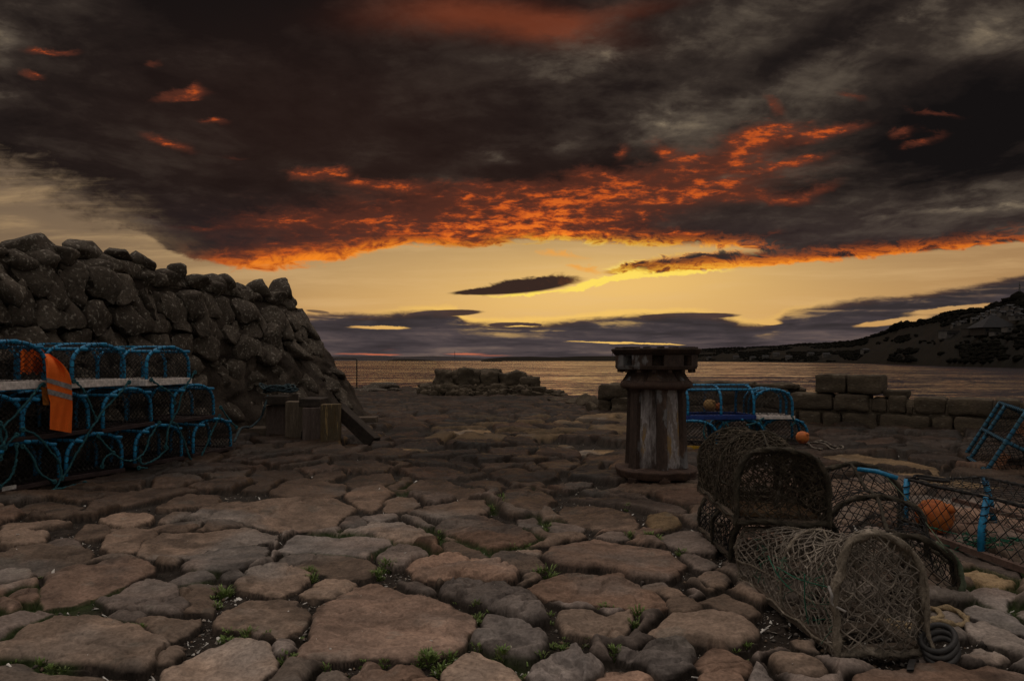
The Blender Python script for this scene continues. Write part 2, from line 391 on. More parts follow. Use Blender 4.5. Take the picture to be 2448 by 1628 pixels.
wo = wt.nodes.new('ShaderNodeOutputWorld'); wl(mf.outputs[0], wo.inputs[0])
sl = bpy.data.lights.new('sun', 'SUN'); so = bpy.data.objects.new('sun', sl); COL.objects.link(so)
sl.energy = .05; sl.angle = R(30); sl.color = (1, .62, .34)
so.rotation_euler = (R(-86), 0, R(-9))
# ------------------------------------------------------------------ quay paving: one sheet of rounded sandstone setts in dark soil
# outlines of the larger stones, measured on the ground plane: (x0, y0, scale) of a view and its polygons
STONES = [
 (0, 1180, .3647, """b 0,985 60,935 170,860 300,800 400,775 560,785 700,800 860,840 960,890 1080,945 1100,1000 1060,1070 950,1130 830,1140 600,1100 330,1080 0,1050 -60,1020
b 0,1110 120,1105 260,1140 560,1165 850,1185 980,1225 900,1300 0,1300 -60,1200
b 1030,1200 1100,1110 1250,1050 1400,980 1540,940 1660,935 1780,970 1805,1030 1790,1110 1700,1190 1600,1260 1300,1290 1050,1270
r 255,600 320,520 440,480 640,450 840,415 960,420 1010,465 990,500 880,540 760,590 640,640 480,690 280,730 262,680
b 0,400 100,355 240,350 360,335 500,350 620,365 600,420 500,460 380,490 240,520 100,490 0,470 -60,430
b 0,500 150,480 240,530 180,560 0,585 -50,540
b 670,310 720,250 850,230 1010,240 1020,265 940,320 860,365 740,380 680,350
b 880,380 940,310 1050,260 1250,240 1450,230 1600,205 1700,225 1820,245 1810,290 1650,310 1530,330 1400,340 1320,380 1180,400 1000,405
g 1190,460 1260,400 1370,345 1540,330 1740,325 1750,380 1680,430 1600,470 1450,495 1330,490 1210,490
b 1235,150 1330,90 1480,60 1680,55 1850,40 2050,40 2200,45 2340,85 2300,110 2200,180 2050,215 1850,215 1680,200 1580,170 1400,170 1260,165
b 1530,570 1600,510 1760,470 1920,460 2020,490 2040,540 1960,590 1830,625 1650,625 1560,605
b 1390,810 1450,760 1560,690 1680,650 1820,635 1940,660 2015,700 2025,760 1980,840 1850,895 1700,890 1550,860 1420,850
g 650,670 760,640 900,570 1040,555 1180,590 1210,680 1200,750 1080,760 900,755 740,745
b 1190,600 1290,550 1470,560 1440,600 1370,640 1410,710 1390,745 1240,740 1215,680
b 920,800 1000,785 1160,790 1290,785 1280,830 1220,890 1130,930 1060,930 1030,890 930,845
r 75,650 120,615 220,610 240,650 210,700 100,705
r 0,670 60,680 135,725 90,755 0,735
b 690,130 800,95 950,95 1015,120 1010,160 920,200 820,225 730,190 670,160
b 1030,70 1150,15 1250,-5 1440,0 1460,30 1380,65 1200,80 1050,85
b 500,250 560,200 660,190 720,210 700,270 600,285 500,290
b 0,240 150,235 290,255 280,300 160,330 0,330
g 270,330 360,285 460,275 530,295 520,340 400,345
b 0,200 60,170 300,165 460,180 420,200 250,210 130,235 0,245
b 110,60 300,20 560,55 520,120 400,155 300,130 160,100
b 1040,170 1130,120 1250,125 1200,160 1080,185
b 950,215 1100,180 1330,175 1300,205 1230,235 1060,240
g 1100,570 1240,510 1350,500 1380,530 1290,550 1150,580
g 1420,540 1480,505 1560,495 1610,515 1560,545
b 1060,1050 1080,1000 1170,985 1195,1020 1150,1080 1080,1085
g 1795,970 1860,930 1940,945 1955,985 1880,1020 1810,1010
g 700,790 760,765 900,755 985,770 900,800 740,805"""),
 (640, 1180, .3647, """r 205,1050 230,990 275,900 300,820 310,740 380,690 470,620 590,570 700,555 790,575 900,620 1030,625 1150,660 1290,720 1350,770 1330,850 1290,940 1180,1015 1000,1040 820,1050 640,1045 420,1065
b 210,640 270,600 370,540 480,535 580,560 520,610 420,650 270,655
b 75,400 150,360 330,365 500,375 650,410 700,440 700,490 620,520 480,510 300,480 150,460 80,440
g 50,350 130,280 200,240 400,245 500,255 600,255 800,270 830,300 740,330 640,390 500,370 300,355 120,355
b 510,230 640,180 760,160 880,165 1000,210 1080,260 1060,290 930,310 830,275 680,250
b 940,110 1030,70 1200,40 1300,10 1420,40 1460,75 1440,95 1300,130 1130,155 1000,125
o 1130,170 1250,135 1420,130 1560,180 1700,240 1780,280 1650,310 1480,340 1330,290 1180,260 1110,210
g 730,400 800,330 880,305 980,345 1060,375 980,390 900,450 820,460 750,430
b 1140,310 1220,295 1330,320 1450,375 1430,395 1280,370 1160,345
o 910,460 980,400 1080,380 1250,365 1380,390 1540,430 1620,480 1645,520 1600,550 1450,535 1280,530 1100,545 970,530 960,490
b 1460,400 1540,365 1660,370 1800,420 1835,470 1800,490 1680,485 1550,440
g 860,550 1000,570 1100,620 1060,635 920,600
G 1130,610 1210,560 1300,545 1420,540 1560,555 1680,610 1760,670 1810,720 1830,800 1740,830 1640,810 1560,770 1440,720 1330,680 1200,660
G 1345,930 1390,850 1420,770 1500,750 1620,790 1740,860 1840,930 1820,960 1780,1000 1700,1050 1560,1040 1420,990
b 1150,1130 1220,1060 1290,1015 1380,1015 1500,1060 1620,1130 1700,1220 1650,1300 1200,1300
G 1710,1150 1790,1080 1850,1040 1960,1000 2030,1000 2090,1070 2200,1110 2150,1140 2050,1190 1950,1230 1780,1210
o 640,1100 780,1120 860,1080 950,1070 1010,1120 1110,1180 1100,1280 700,1300 450,1260 520,1200 600,1140
b 285,1200 380,1130 480,1120 520,1160 480,1240 300,1270
g 480,200 520,150 600,145 640,165 620,200 560,225
b 1510,20 1560,-60 1700,-70 1870,-10 1880,20 1790,90 1740,110 1600,80
b 750,90 760,40 850,5 960,10 1010,50 930,85 830,95
g 610,140 720,110 850,105 840,135 700,165
b 880,130 980,130 1080,190 1060,200 960,170
g 1640,140 1750,130 1790,170 1720,205 1660,185
b 1600,360 1680,335 1790,340 1810,380 1700,385"""),
 (1240, 1180, .2857, """r 220,490 250,420 400,380 560,360 640,330 740,355 900,380 1100,425 1260,440 1330,510 1400,570 1360,640 1240,680 1090,680 950,670 820,620 650,590 450,590 300,540
o 80,740 160,690 330,650 400,620 520,635 700,650 850,660 1000,720 1080,780 1200,830 1230,890 1180,935 1020,930 850,890 700,900 580,860 400,840 200,830 110,790
b 320,1010 380,930 480,935 640,940 730,990 950,940 955,1000 900,1100 850,1140 760,1110 740,1180 640,1170 540,1150 420,1140
b 1090,1140 1160,1070 1260,980 1400,970 1640,975 1820,1000 1920,1060 1970,1120 1930,1190 1800,1220 1600,1255 1400,1225 1220,1190
G 790,1270 880,1260 960,1290 1060,1250 1220,1235 1370,1240 1470,1290 1480,1350 1420,1420 1280,1475 1150,1460 1080,1420 980,1340 840,1330
o 1460,1380 1530,1310 1620,1255 1720,1245 1840,1300 1970,1370 1980,1420 1900,1480 1720,1470 1530,1450
o 560,1560 640,1490 740,1430 1000,1430 1160,1480 1310,1560 1300,1700 600,1700
o 1500,1540 1600,1480 1760,1470 1870,1520 1860,1600 1500,1650
G 1940,1540 1970,1470 2020,1430 2100,1490 2160,1560 2100,1640 1950,1620
b 1250,850 1300,825 1450,860 1550,910 1480,940 1350,960 1260,950
b 1540,850 1640,810 1720,785 1800,840 1950,910 1990,980 1900,1000 1720,950 1640,890
b 1470,660 1560,625 1680,620 1770,690 1750,750 1640,750 1580,700
g 1380,510 1500,500 1660,560 1600,595 1480,585
y 1070,210 1090,150 1200,150 1300,180 1360,220 1310,250 1200,260 1110,245
g 420,20 600,0 900,20 1200,50 1330,70 1400,120 1360,155 1200,130 1000,90 800,60 600,40
b 330,140 400,60 640,60 800,90 920,130 1010,220 960,270 700,260 500,230
g 650,320 750,295 860,300 910,340 800,355
g 1110,330 1300,270 1450,250 1640,290 1640,470 1450,460 1300,400
g 230,230 280,205 450,220 560,260 480,300 300,300 250,270
b 1020,720 1200,700 1340,750 1400,800 1320,815 1200,800 1080,770"""),
 (1640, 1000, .4006, """o 1310,1480 1450,1450 1700,1470 2017,1490 2200,1600 1000,1640 1000,1540
g 1670,1100 1750,1080 1900,1130 2040,1200 2040,1250 1900,1200 1720,1140
b 1680,1190 1800,1175 1960,1240 2050,1320 2030,1370 1850,1320 1720,1250
b 1640,1380 1730,1330 1850,1350 1930,1410 1850,1440 1700,1410
g 1690,990 1800,970 1960,1010 1920,1060 1890,1110 1790,1060 1700,1030
b 1360,1220 1500,1190 1690,1240 1680,1275 1500,1250 1380,1240
b 1390,1290 1470,1320 1470,1350 1390,1340
g 1380,1400 1480,1370 1550,1410 1480,1450 1390,1440
y 1600,890 1750,890 1970,950 1980,985 1870,990 1700,950
b 530,1430 560,1400 700,1400 800,1460 790,1530 720,1545 600,1500
b 640,1290 760,1280 800,1360 700,1340
g 1450,760 1700,740 1950,850 2000,930 1700,850 1500,790
y 800,240 1000,225 1300,250 1500,290 1500,320 1200,290 900,270
y 1100,300 1400,320 1700,370 1900,420 1800,440 1500,400 1200,340"""),
 (560, 980, .3986, """b 205,490 290,430 400,400 480,410 660,440 660,480 560,515 300,510
b 650,500 720,465 880,455 950,485 880,540 830,590 740,560
b 1010,455 1100,420 1250,405 1320,440 1500,460 1480,490 1350,510 1180,470
b 660,420 750,385 930,375 970,420 900,450 700,455
o 1000,350 1100,330 1280,325 1420,360 1300,385 1100,395
b 1355,405 1500,380 1600,410 1620,435 1450,430
b 590,300 700,290 830,290 960,330 890,370 700,350 590,330
b 95,390 140,355 370,350 420,390 300,410 100,415
b 445,410 500,365 650,355 660,390 560,420
b 1270,290 1400,290 1480,330 1460,345 1330,315
b 1825,320 1900,290 2000,290 2085,330 2000,355 1880,355
b 650,225 700,190 790,180 800,225 700,240
y 1830,205 1950,195 2040,215 1990,232 1850,220
y 1960,240 2150,220 2280,230 2290,255 2200,265 2050,255
y 1230,130 1400,115 1540,120 1550,140 1400,155
o 950,130 1080,112 1170,145 1050,160
b 1520,360 1700,335 1780,365 1650,395 1540,380
o 1880,445 2020,420 2160,430 2000,465""")]
TINT = {'b': (.245, .182, .142), 'r': (.248, .172, .134), 'o': (.295, .195, .145), 'g': (.212, .172, .152), 'G': (.232, .200, .185), 'y': (.30, .215, .125)}
POLY = []
for ox, oy, sc_, txt in STONES:
    for line in txt.split('\n'):
        k, rest = line[0], line[1:].split()
        P = np.array([ground(ox+float(a.split(',')[0])*sc_, oy+float(a.split(',')[1])*sc_, .03)[:2] for a in rest])
        POLY.append((k, P))

NR, NC = 1250, 1300
inv = np.linspace(1/1.35, 1/27.0, NR)                  # rows spaced so that near stones get the finest mesh
dd = 1/inv; aa = np.linspace(-1.12, 1.12, NC)
D_, A_ = np.meshgrid(dd, aa, indexing='ij'); GX = (A_*D_).ravel(); GY = D_.ravel(); NV = len(GX)

def stone_field(X, Y):
    """for points of the quay: distance inside a stone (negative in the soil), stone id, kind"""
    wx = X+fbm(X*3.1, Y*3.1, 3, 3)*.10+fbm(X*11, Y*11, 2, 8)*.018; wy = Y+fbm(X*3.1+40, Y*3.1, 3, 5)*.09+fbm(X*11, Y*11+30, 2, 9)*.018
    sx, sy = .62, .46
    # far stones are laid larger
    u = wx/sx; v = wy/sy; iu = np.floor(u); iv = np.floor(v)
    f1 = np.full(X.shape, 9.); f2 = np.full(X.shape, 9.); id1 = np.zeros(X.shape); c1x = np.zeros(X.shape); c1y = np.zeros(X.shape); edge = np.full(X.shape, 9.)
    cand = []
    for a in (-2, -1, 0, 1, 2):
        for b in (-2, -1, 0, 1, 2):
            cu = iu+a; cv = iv+b
            qx = cu+.5+(_h(cu, cv, 21)-.5)*.92+.5*np.mod(cv, 2); qy = cv+.5+(_h(cu, cv, 22)-.5)*.9
            r2 = (u-qx)**2+(v-qy)**2
            cand.append((qx, qy, r2, cu*977+cv*31))
            m = r2 < f1
            f1 = np.where(m, r2, f1); id1 = np.where(m, cu*977+cv*31, id1); c1x = np.where(m, qx, c1x); c1y = np.where(m, qy, c1y)
    for qx, qy, r2, i in cand:
        dc = np.sqrt((qx-c1x)**2+(qy-c1y)**2); ok = i != id1
        e = np.where(ok, (r2-f1)/np.maximum(2*dc, 1e-6), 9.); edge = np.minimum(edge, e)
    dist = edge*.52-.013-.020*h1(id1+.0, 18)
    sid = id1+100000.; kind = np.full(X.shape, -1); global OFFX, OFFY
    OFFX = X-c1x*sx; OFFY = Y-c1y*sy
    seedx = c1x*sx; seedy = c1y*sy
    dead = np.zeros(X.shape, bool); outd = np.full(X.shape, 9.)
    for k, (kk, P) in enumerate(POLY):
        lo = P.min(0)-.35; hi = P.max(0)+.35
        # background stones whose centre lies in a measured stone give way to it
        s = np.where((seedx > lo[0]) & (seedx < hi[0]) & (seedy > lo[1]) & (seedy < hi[1]))[0]
        if len(s): dead[s] |= (inside(P, seedx[s], seedy[s], 0)[0] > -.05) & (_h(np.floor(id1[s]), np.floor(id1[s]*0), 27) < .48)
        s = np.where((wx > lo[0]) & (wx < hi[0]) & (wy > lo[1]) & (wy < hi[1]))[0]
        if not len(s): continue
        c = P.mean(0)
        jx = X[s]+fbm(X[s]*9, Y[s]*9, 3, 61)*.05+fbm(X[s]*28, Y[s]*28, 2, 64)*.0035; jy = Y[s]+fbm(X[s]*9+9, Y[s]*9, 3, 62)*.06+fbm(X[s]*28, Y[s]*28+9, 2, 65)*.0035
        d = inside(P, jx, jy)[0]+.010
        m = d > 0
        outd[s] = np.minimum(outd[s], -d)
        w = s[m]; OFFX[w] = X[w]-c[0]; OFFY[w] = Y[w]-c[1]; dist[w] = np.maximum(d[m], 0)+.003; sid[w] = k; kind[w] = k; dead[w] = False
    bg = kind < 0
    dist[bg] = np.minimum(dist[bg], outd[bg]-.018)
    dist[dead & bg] = -.03
    # towards the far end and the seaward side the joints are tighter
    return dist, sid, kind
def inside(P, x, y, s=0):
    n = len(P); ins = np.zeros(x.shape, bool); dm = np.full(x.shape, 1e9)
    for i in range(n):
        a = P[i]; b = P[(i+1) % n]
        cond = (a[1] > y) != (b[1] > y)
        with np.errstate(divide='ignore', invalid='ignore'):
            xi = (b[0]-a[0])*(y-a[1])/(b[1]-a[1])+a[0]
        ins ^= cond & (x < xi)
        e = b-a; t = np.clip(((x-a[0])*e[0]+(y-a[1])*e[1])/(e@e+1e-12), 0, 1)
        dm = np.minimum(dm, (x-a[0]-t*e[0])**2+(y-a[1]-t*e[1])**2)
    d = np.sqrt(dm); return np.where(ins, d, -d), ins

def h1(i, s): return _h(np.floor(i), np.floor(i*0+s), s)
def relief(X, Y, dist, sid, kind):
    isk = kind >= 0
    H = np.where(isk, .029, .044+.036*sstep(4.5, 9, Y))+(h1(sid, 1)-.5)*.026
    chip = fbm(X*16, Y*16, 2, 27)*.016+fbm(X*6, Y*6, 2, 28)*.020
    r = np.where(isk, .032, .032)+(h1(sid, 2)-.5)*.016
    nearf = sstep(7, 3, Y); r = np.maximum(r, .00075*Y*Y)
    t = np.clip((dist+chip*nearf*np.clip(dist/.03, 0, 1))/np.maximum(r, .012), 0, 1)
    prof = (1-(1-t)**2.)**.7
    tx = (h1(sid, 3)-.5)*.10; ty = (h1(sid, 4)-.5)*np.where(isk, .13, .16)      # every stone settled at its own tilt
    tilt = np.clip(tx*OFFX+ty*OFFY, -.028, .028)
    top = np.maximum(H+tilt, .008)+fbm(X*2.2, Y*2.8, 3, 31)*.040+fbm(X*8, Y*12, 5, 33)*.022+np.minimum(fbm(X*13, Y*13, 4, 34), -.02)*.030+fbm(X*45, Y*45, 3, 35)*.006
    kinds = np.array([0 if k not in 'Go' else (1.0 if k == 'G' else .55) for k, _ in POLY]+[0.25])
    rg = kinds[np.where(isk, kind, -1)]
    ridge = (.5-np.abs(fbm(X*5.5+fbm(X*4, Y*4, 2, 2), Y*8, 4, 41)*2.2))*.045*rg
    wl_ = X*(h1(sid, 23)-.5)*6+Y*(2+h1(sid, 24)*3)+fbm(X*3, Y*3, 3, 6)*2.2; layer = (np.mod(wl_*2.2, 1)**3)*.013*(h1(sid, 25) > .35)*(rg+.5)
    crack = np.abs(fbm(X*1.7+3, Y*1.9+fbm(X*6, Y*6, 2, 77)*.5, 4, 71))
    ck = sstep(.012, 0., crack)*.016*(h1(sid, 9) > .62)
    z = (top+ridge-layer-ck)*prof
    soil = -.012+fbm(X*6, Y*6, 3, 51)*.02+fbm(X*60, Y*60, 3, 53)*.016+np.maximum(fbm(X*26, Y*26, 2, 55)-.17, 0)*.06
    z = np.where(dist > 0, np.maximum(z, soil), soil)
    z += fbm(X*.35, Y*.35, 2, 91)*.05
    far = sstep(16, 24, Y)
    return z*(1-far*.3), prof*(dist > 0)

DIST, SID, KIND = stone_field(GX, GY)
GZ, PROF = relief(GX, GY, DIST, SID, KIND)
def zground(x, y):
    X = np.atleast_1d(np.asarray(x, float)); Y = np.atleast_1d(np.asarray(y, float))
    d, s, k = stone_field(X, Y); z, _ = relief(X, Y, d, s, k); return z
# stone colours: each its own, far quay darkened for wet stone and painted light falloff, some sandy yellow
tint = np.array([TINT[k] for k, _ in POLY]+[TINT['b']])
colr = tint[np.where(KIND >= 0, KIND, -1)]
hh = h1(SID, 12)[:, None]
bgt = np.where(hh < .45, np.array(TINT['b']), np.where(hh < .7, np.array(TINT['g']), np.where(hh < .9, np.array(TINT['r']), np.array(TINT['o']))))
sandy = (h1(SID, 14) < .38) & (GY > 7.2) & (GY < 12) & (GX > -1.2+ (h1(SID,15)-.5)) & (GX < 2.6)
bgt = np.where(sandy[:, None], np.array(TINT['y'])*(.45+.42*h1(SID, 19))[:, None], bgt)
colr = np.where((KIND >= 0)[:, None], colr, bgt)
colr = colr*(.62+.76*h1(SID, 13)**1.3)[:, None]
damp_falloff = sstep(1.8, 6.6, GY+fbm(GX*.8, GY*.8, 3, 15)*1.6+(h1(SID, 16)-.5)*.8)
damp_falloff = damp_falloff*(1-.55*sandy*1.0)*(1-.5*np.isin(np.where(KIND >= 0, KIND, -1), [i for i, q in enumerate(POLY) if q[0] == 'y']))
colr = colr*.97*(1-.85*damp_falloff)[:, None]*(1+damp_falloff[:, None]*np.array([.13, -.02, -.12]))  # depth darkening: part wet stone, part light falloff painted into the colour
bigv = fbm(GX*4, GY*5, 4, 81)[:, None]
colr = colr*(1+bigv*.7)
greyp = sstep(.0, .25, fbm(GX*1.6+3, GY*1.9, 4, 82))[:, None]*.7; colr = colr*(1-greyp)+colr.mean(1, keepdims=True)*np.array([1.09, .99, .92])*greyp
stain = sstep(.10, .26, fbm(GX*5, GY*6, 5, 84))[:, None]*.38; colr = colr*(1-stain)
bed = fbm((GX*(h1(SID, 23)-.5)*3+GY*(1+h1(SID, 24)*1.5))*5+fbm(GX*3, GY*3, 3, 6)*5, GX*1.2, 4, 86)[:, None]; colr = colr*(1+bed*.55*np.array([1, .9, .8]))
grain = fbm(GX*30, GY*30, 3, 83)[:, None]; colr = colr*(1+grain*.5)
soilc = np.array([.028, .022, .018])*(1+fbm(GX*20, GY*20, 3, 85)[:, None]*1.2)
moss = sstep(.10, .22, fbm(GX*1.3+5, GY*1.3, 3, 87)+.06*(GY < 4))*(GY < 6)*((GX > -1.5) | (GY < 3))
soilc = soilc*(1-moss[:, None])+np.array([.030, .044, .014])*moss[:, None]
stonem = np.clip(PROF*2.4-.75, 0, 1)[:, None]
lich = (sstep(.20, .30, fbm(GX*7, GY*7, 4, 89))*.35)[:, None]
colr = colr*(1-lich)+colr.mean(1, keepdims=True)*np.array([1.15, 1.05, .9])*lich
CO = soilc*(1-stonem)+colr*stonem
me = bpy.data.meshes.new('paving')
V = np.stack([GX, GY, GZ], 1)
# apron under and around the fine sheet, a little lower
ii = (np.arange(NR-1)[:, None]*NC+np.arange(NC-1)[None]).ravel()
Q = np.stack([ii, ii+1, ii+NC+1, ii+NC], 1)
# quay edge: drop the cells that would hang over the sea
QE = np.array([[-40, -6], [-40, 26.5], [-4.0, 25.5], [-1.2, 22.4], [1.5, 18.6], [2.2, 13.3], [6.3, 9.75], [9.5, 7.2], [14, 3.5], [14, -6]])
mid = (V[ii]+V[ii+NC+1])/2
keep = inside(QE, mid[:, 0]+fbm(mid[:, 0]*1.1, mid[:, 1]*1.1, 3, 95)*.8, mid[:, 1]+fbm(mid[:, 0]*1.1+50, mid[:, 1]*1.1, 3, 96)*.8)[1]
Q = Q[keep]
ap = np.array([[x, y, -.10] for x, y in QE]+[[x, y, -6.] for x, y in QE]); ns_ = len(QE); k0 = len(V)
V = np.vstack([V, ap]); CO = np.vstack([CO, np.tile([[.03, .025, .02]], (2*ns_, 1))]); 
loops = np.concatenate([Q.ravel(), np.array([k0+i for i in range(ns_-1, -1, -1)])]+[np.array([k0+i, k0+(i+1) % ns_, k0+ns_+(i+1) % ns_, k0+ns_+i])[::-1] for i in range(ns_)])
sizes = np.concatenate([np.full(len(Q), 4), [ns_], np.full(ns_, 4)])
me.vertices.add(len(V)); me.vertices.foreach_set('co', V.ravel())
me.loops.add(len(loops)); me.loops.foreach_set('vertex_index', loops.astype(np.int32))
me.polygons.add(len(sizes)); me.polygons.foreach_set('loop_start', np.concatenate([[0], np.cumsum(sizes)[:-1]]).astype(np.int32))
me.polygons.foreach_set('use_smooth', np.ones(len(sizes), bool))
me.update(calc_edges=True)
wetness = np.concatenate([damp_falloff*(.35+.65*stonem[:, 0]), np.zeros(2*ns_)])
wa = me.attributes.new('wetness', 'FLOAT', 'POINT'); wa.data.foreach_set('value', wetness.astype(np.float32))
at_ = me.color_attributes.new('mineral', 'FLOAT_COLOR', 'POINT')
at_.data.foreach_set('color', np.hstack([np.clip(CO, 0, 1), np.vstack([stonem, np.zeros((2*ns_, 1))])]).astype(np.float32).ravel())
m, nt, b = new_mat('sandstone_setts'); L = nt.links.new
ca = nd(nt, 'ShaderNodeVertexColor', layer_name='mineral'); tcn = nd(nt, 'ShaderNodeTexCoord')
n1 = nd(nt, 'ShaderNodeTexNoise', i_Scale=70., i_Detail=6., i_Roughness=.7); L(tcn.outputs['Object'], n1.inputs['Vector'])
n2 = nd(nt, 'ShaderNodeTexNoise', i_Scale=9., i_Detail=5., i_Roughness=.6); L(tcn.outputs['Object'], n2.inputs['Vector'])
m1 = nd(nt, 'ShaderNodeMapRange', i_From_Min=.3, i_From_Max=.7, i_To_Min=.62, i_To_Max=1.38); L(n1.outputs['Fac'], m1.inputs['Value'])
m2 = nd(nt, 'ShaderNodeMapRange', i_From_Min=.3, i_From_Max=.7, i_To_Min=.8, i_To_Max=1.2); L(n2.outputs['Fac'], m2.inputs['Value'])
mm = nd(nt, 'ShaderNodeMath', operation='MULTIPLY'); L(m1.outputs[0], mm.inputs[0]); L(m2.outputs[0], mm.inputs[1])
hs = nd(nt, 'ShaderNodeHueSaturation'); L(ca.outputs['Color'], hs.inputs['Color']); L(mm.outputs[0], hs.inputs['Value'])
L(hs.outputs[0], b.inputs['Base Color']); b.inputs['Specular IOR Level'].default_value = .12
wn = nd(nt, 'ShaderNodeAttribute', attribute_name='wetness'); rr_ = nd(nt, 'ShaderNodeMapRange', i_To_Min=.85, i_To_Max=.52); L(wn.outputs['Fac'], rr_.inputs['Value']); L(rr_.outputs[0], b.inputs['Roughness'])
bp = nd(nt, 'ShaderNodeBump', i_Strength=.45, i_Distance=.006); L(n1.outputs['Fac'], bp.inputs['Height']); L(bp.outputs[0], b.inputs['Normal'])
me.materials.append(m)
po = bpy.data.objects.new('paving', me); COL.objects.link(po)
tag(po, 'worn brown sandstone setts paving the harbour quay with dark soil joints', 'paving', kind='structure')

# broken shell and grit lying in the joints (too many to count)
N = 90000
px = RNG.uniform(-200, 2650, N); pyy = 1000+RNG.uniform(0, 1, N)**.8*660
dd_ = F/(pyy-HY); sx_ = (px-CX)/F*dd_; sy_ = dd_
ds_, si_, kd_ = stone_field(sx_, sy_)
dens = sstep(-.05, .22, fbm(sx_*2.1, sy_*2.1, 3, 101))
ok = (ds_ < -.004) & (RNG.uniform(0, 1, N) < .06+.26*dens)
ok |= (ds_ > .03) & (RNG.uniform(0, 1, N) < .0012)
sx_, sy_ = sx_[ok], sy_[ok]; d2, s2, k2 = stone_field(sx_, sy_); sz_, _ = relief(sx_, sy_, d2, s2, k2)
sh = MB(); gr = MB()
for i in range(len(sx_)):
    big = RNG.uniform() ** 5
    r = (.0026+.0098*big)*(1+.12*min(sy_[i], 8))
    n = 5; th = np.sort(RNG.uniform(0, 2*np.pi, n)); rr = r*RNG.uniform(.5, 1.2, n)
    nv = RNG.normal(0, .45, 2)
    P = np.stack([rr*np.cos(th), rr*np.sin(th)*.7, rr*(np.cos(th)*nv[0]+np.sin(th)*nv[1])], 1)
    c = np.array([sx_[i], sy_[i], sz_[i]+r*.35])
    top_ = P+[0, 0, r*.18]
    sh.add(np.vstack([P+c, top_*np.array([.8, .8, 1])+c]), [tuple(range(n, 2*n))]+[(k, (k+1) % n, n+(k+1) % n, n+k) for k in range(n)], int(RNG.uniform() < .3))
ms1 = surf('shell_white', (.80, .77, .73), (.60, .57, .53), scale=30, rough=.6, bump=0); ms2 = surf('shell_grey', (.26, .23, .20), (.36, .31, .26), scale=30, rough=.7, bump=0)
so_ = sh.build('shell_fragments', [ms1, ms2], smooth=False)
tag(so_, 'scattered white fragments of broken shell in the soil between the setts', 'shell grit', kind='stuff')
# loose pebbles and grit
N = 60000
px = RNG.uniform(-200, 2650, N); pyy = 1080+RNG.uniform(0, 1, N)*580
dd_ = F/(pyy-HY); sx_ = (px-CX)/F*dd_; sy_ = dd_
ds_, si_, kd_ = stone_field(sx_, sy_)
ok = (ds_ < -.008) & (RNG.uniform(0, 1, N) < .22); sx_, sy_ = sx_[ok], sy_[ok]
d2, s2, k2 = stone_field(sx_, sy_); sz_, _ = relief(sx_, sy_, d2, s2, k2)
OCT = np.array([[1,0,0],[-1,0,0],[0,1,0],[0,-1,0],[0,0,1],[0,0,-1.]]); OF = [(0,2,4),(2,1,4),(1,3,4),(3,0,4),(2,0,5),(1,2,5),(3,1,5),(0,3,5)]
for i in range(len(sx_)):
    r = .003+.014*RNG.uniform()**4
    M3 = OCT*RNG.uniform(.6, 1.25, (6, 1))*np.array([1, .8, .6])*r
    a = RNG.uniform(0, 6.3); Rz = np.array([[math.cos(a), -math.sin(a), 0], [math.sin(a), math.cos(a), 0], [0, 0, 1]])
    gr.add(M3 @ Rz.T+[sx_[i], sy_[i], sz_[i]+r*.3], OF, int(RNG.uniform()*3))
go_ = gr.build('gravel', [surf('grit_dark', (.05, .042, .035), (.085, .07, .058), scale=20, bump=0), surf('grit_brown', (.12, .085, .06), (.17, .12, .085), scale=20, bump=0), surf('grit_grey', (.10, .09, .08), (.16, .14, .125), scale=20, bump=0)], smooth=True)
tag(go_, 'dark grit and small pebbles filling the joints of the paving', 'gravel', kind='stuff')

# grass and weeds in the joints
TUFTS = [(525,1417,40),(465,1452,22),(470,1432,16),(545,1525,34),(560,1510,26),(620,1515,30),(675,1580,36),(745,1355,26),(750,1382,26),(928,1354,34),(866,1372,28),(880,1374,18),(985,1560,24),(1035,1575,40),(1050,1562,30),(1055,1600,34),(920,1575,22),(860,1575,18),(1140,1470,26),(1145,1450,20),(1110,1435,12),(1170,1545,24),(1235,1570,30),(1265,1576,24),(1285,1365,36),(1270,1368,24),(1320,1365,20),(1055,1280,20),(1175,1215,20),(1190,1210,22),(1525,1478,30),(1520,1498,26),(1535,1465,22),(1450,1447,24),(1485,1440,22),(1320,1535,26),(1340,1538,24),(1300,1480,20),(1450,1572,26),(1270,1608,30),(780,1605,22),(760,1570,16),(720,1520,14),(640,1535,20),(1555,1295,30),(1580,1290,34),(1530,1283,24),(1640,1320,22),(1330,1265,24),(1345,1270,18),(1250,1300,18),(1220,1308,16),(1765,1540,22),(1545,1453,18),(100,1585,26),(140,1592,24),(180,1596,24),(60,1580,20),(1400,1530,18),(1360,1520,18),(1790,1570,16),(830,1608,14),(365,1505,18),(355,1500,18),(1695,1310,18),(1510,1210,14),(1180,1195,14),(95,1375,10),(1215,1445,14),(1905,1470,14),(1750,1555,18)]
gm = MB(); pl = MB()
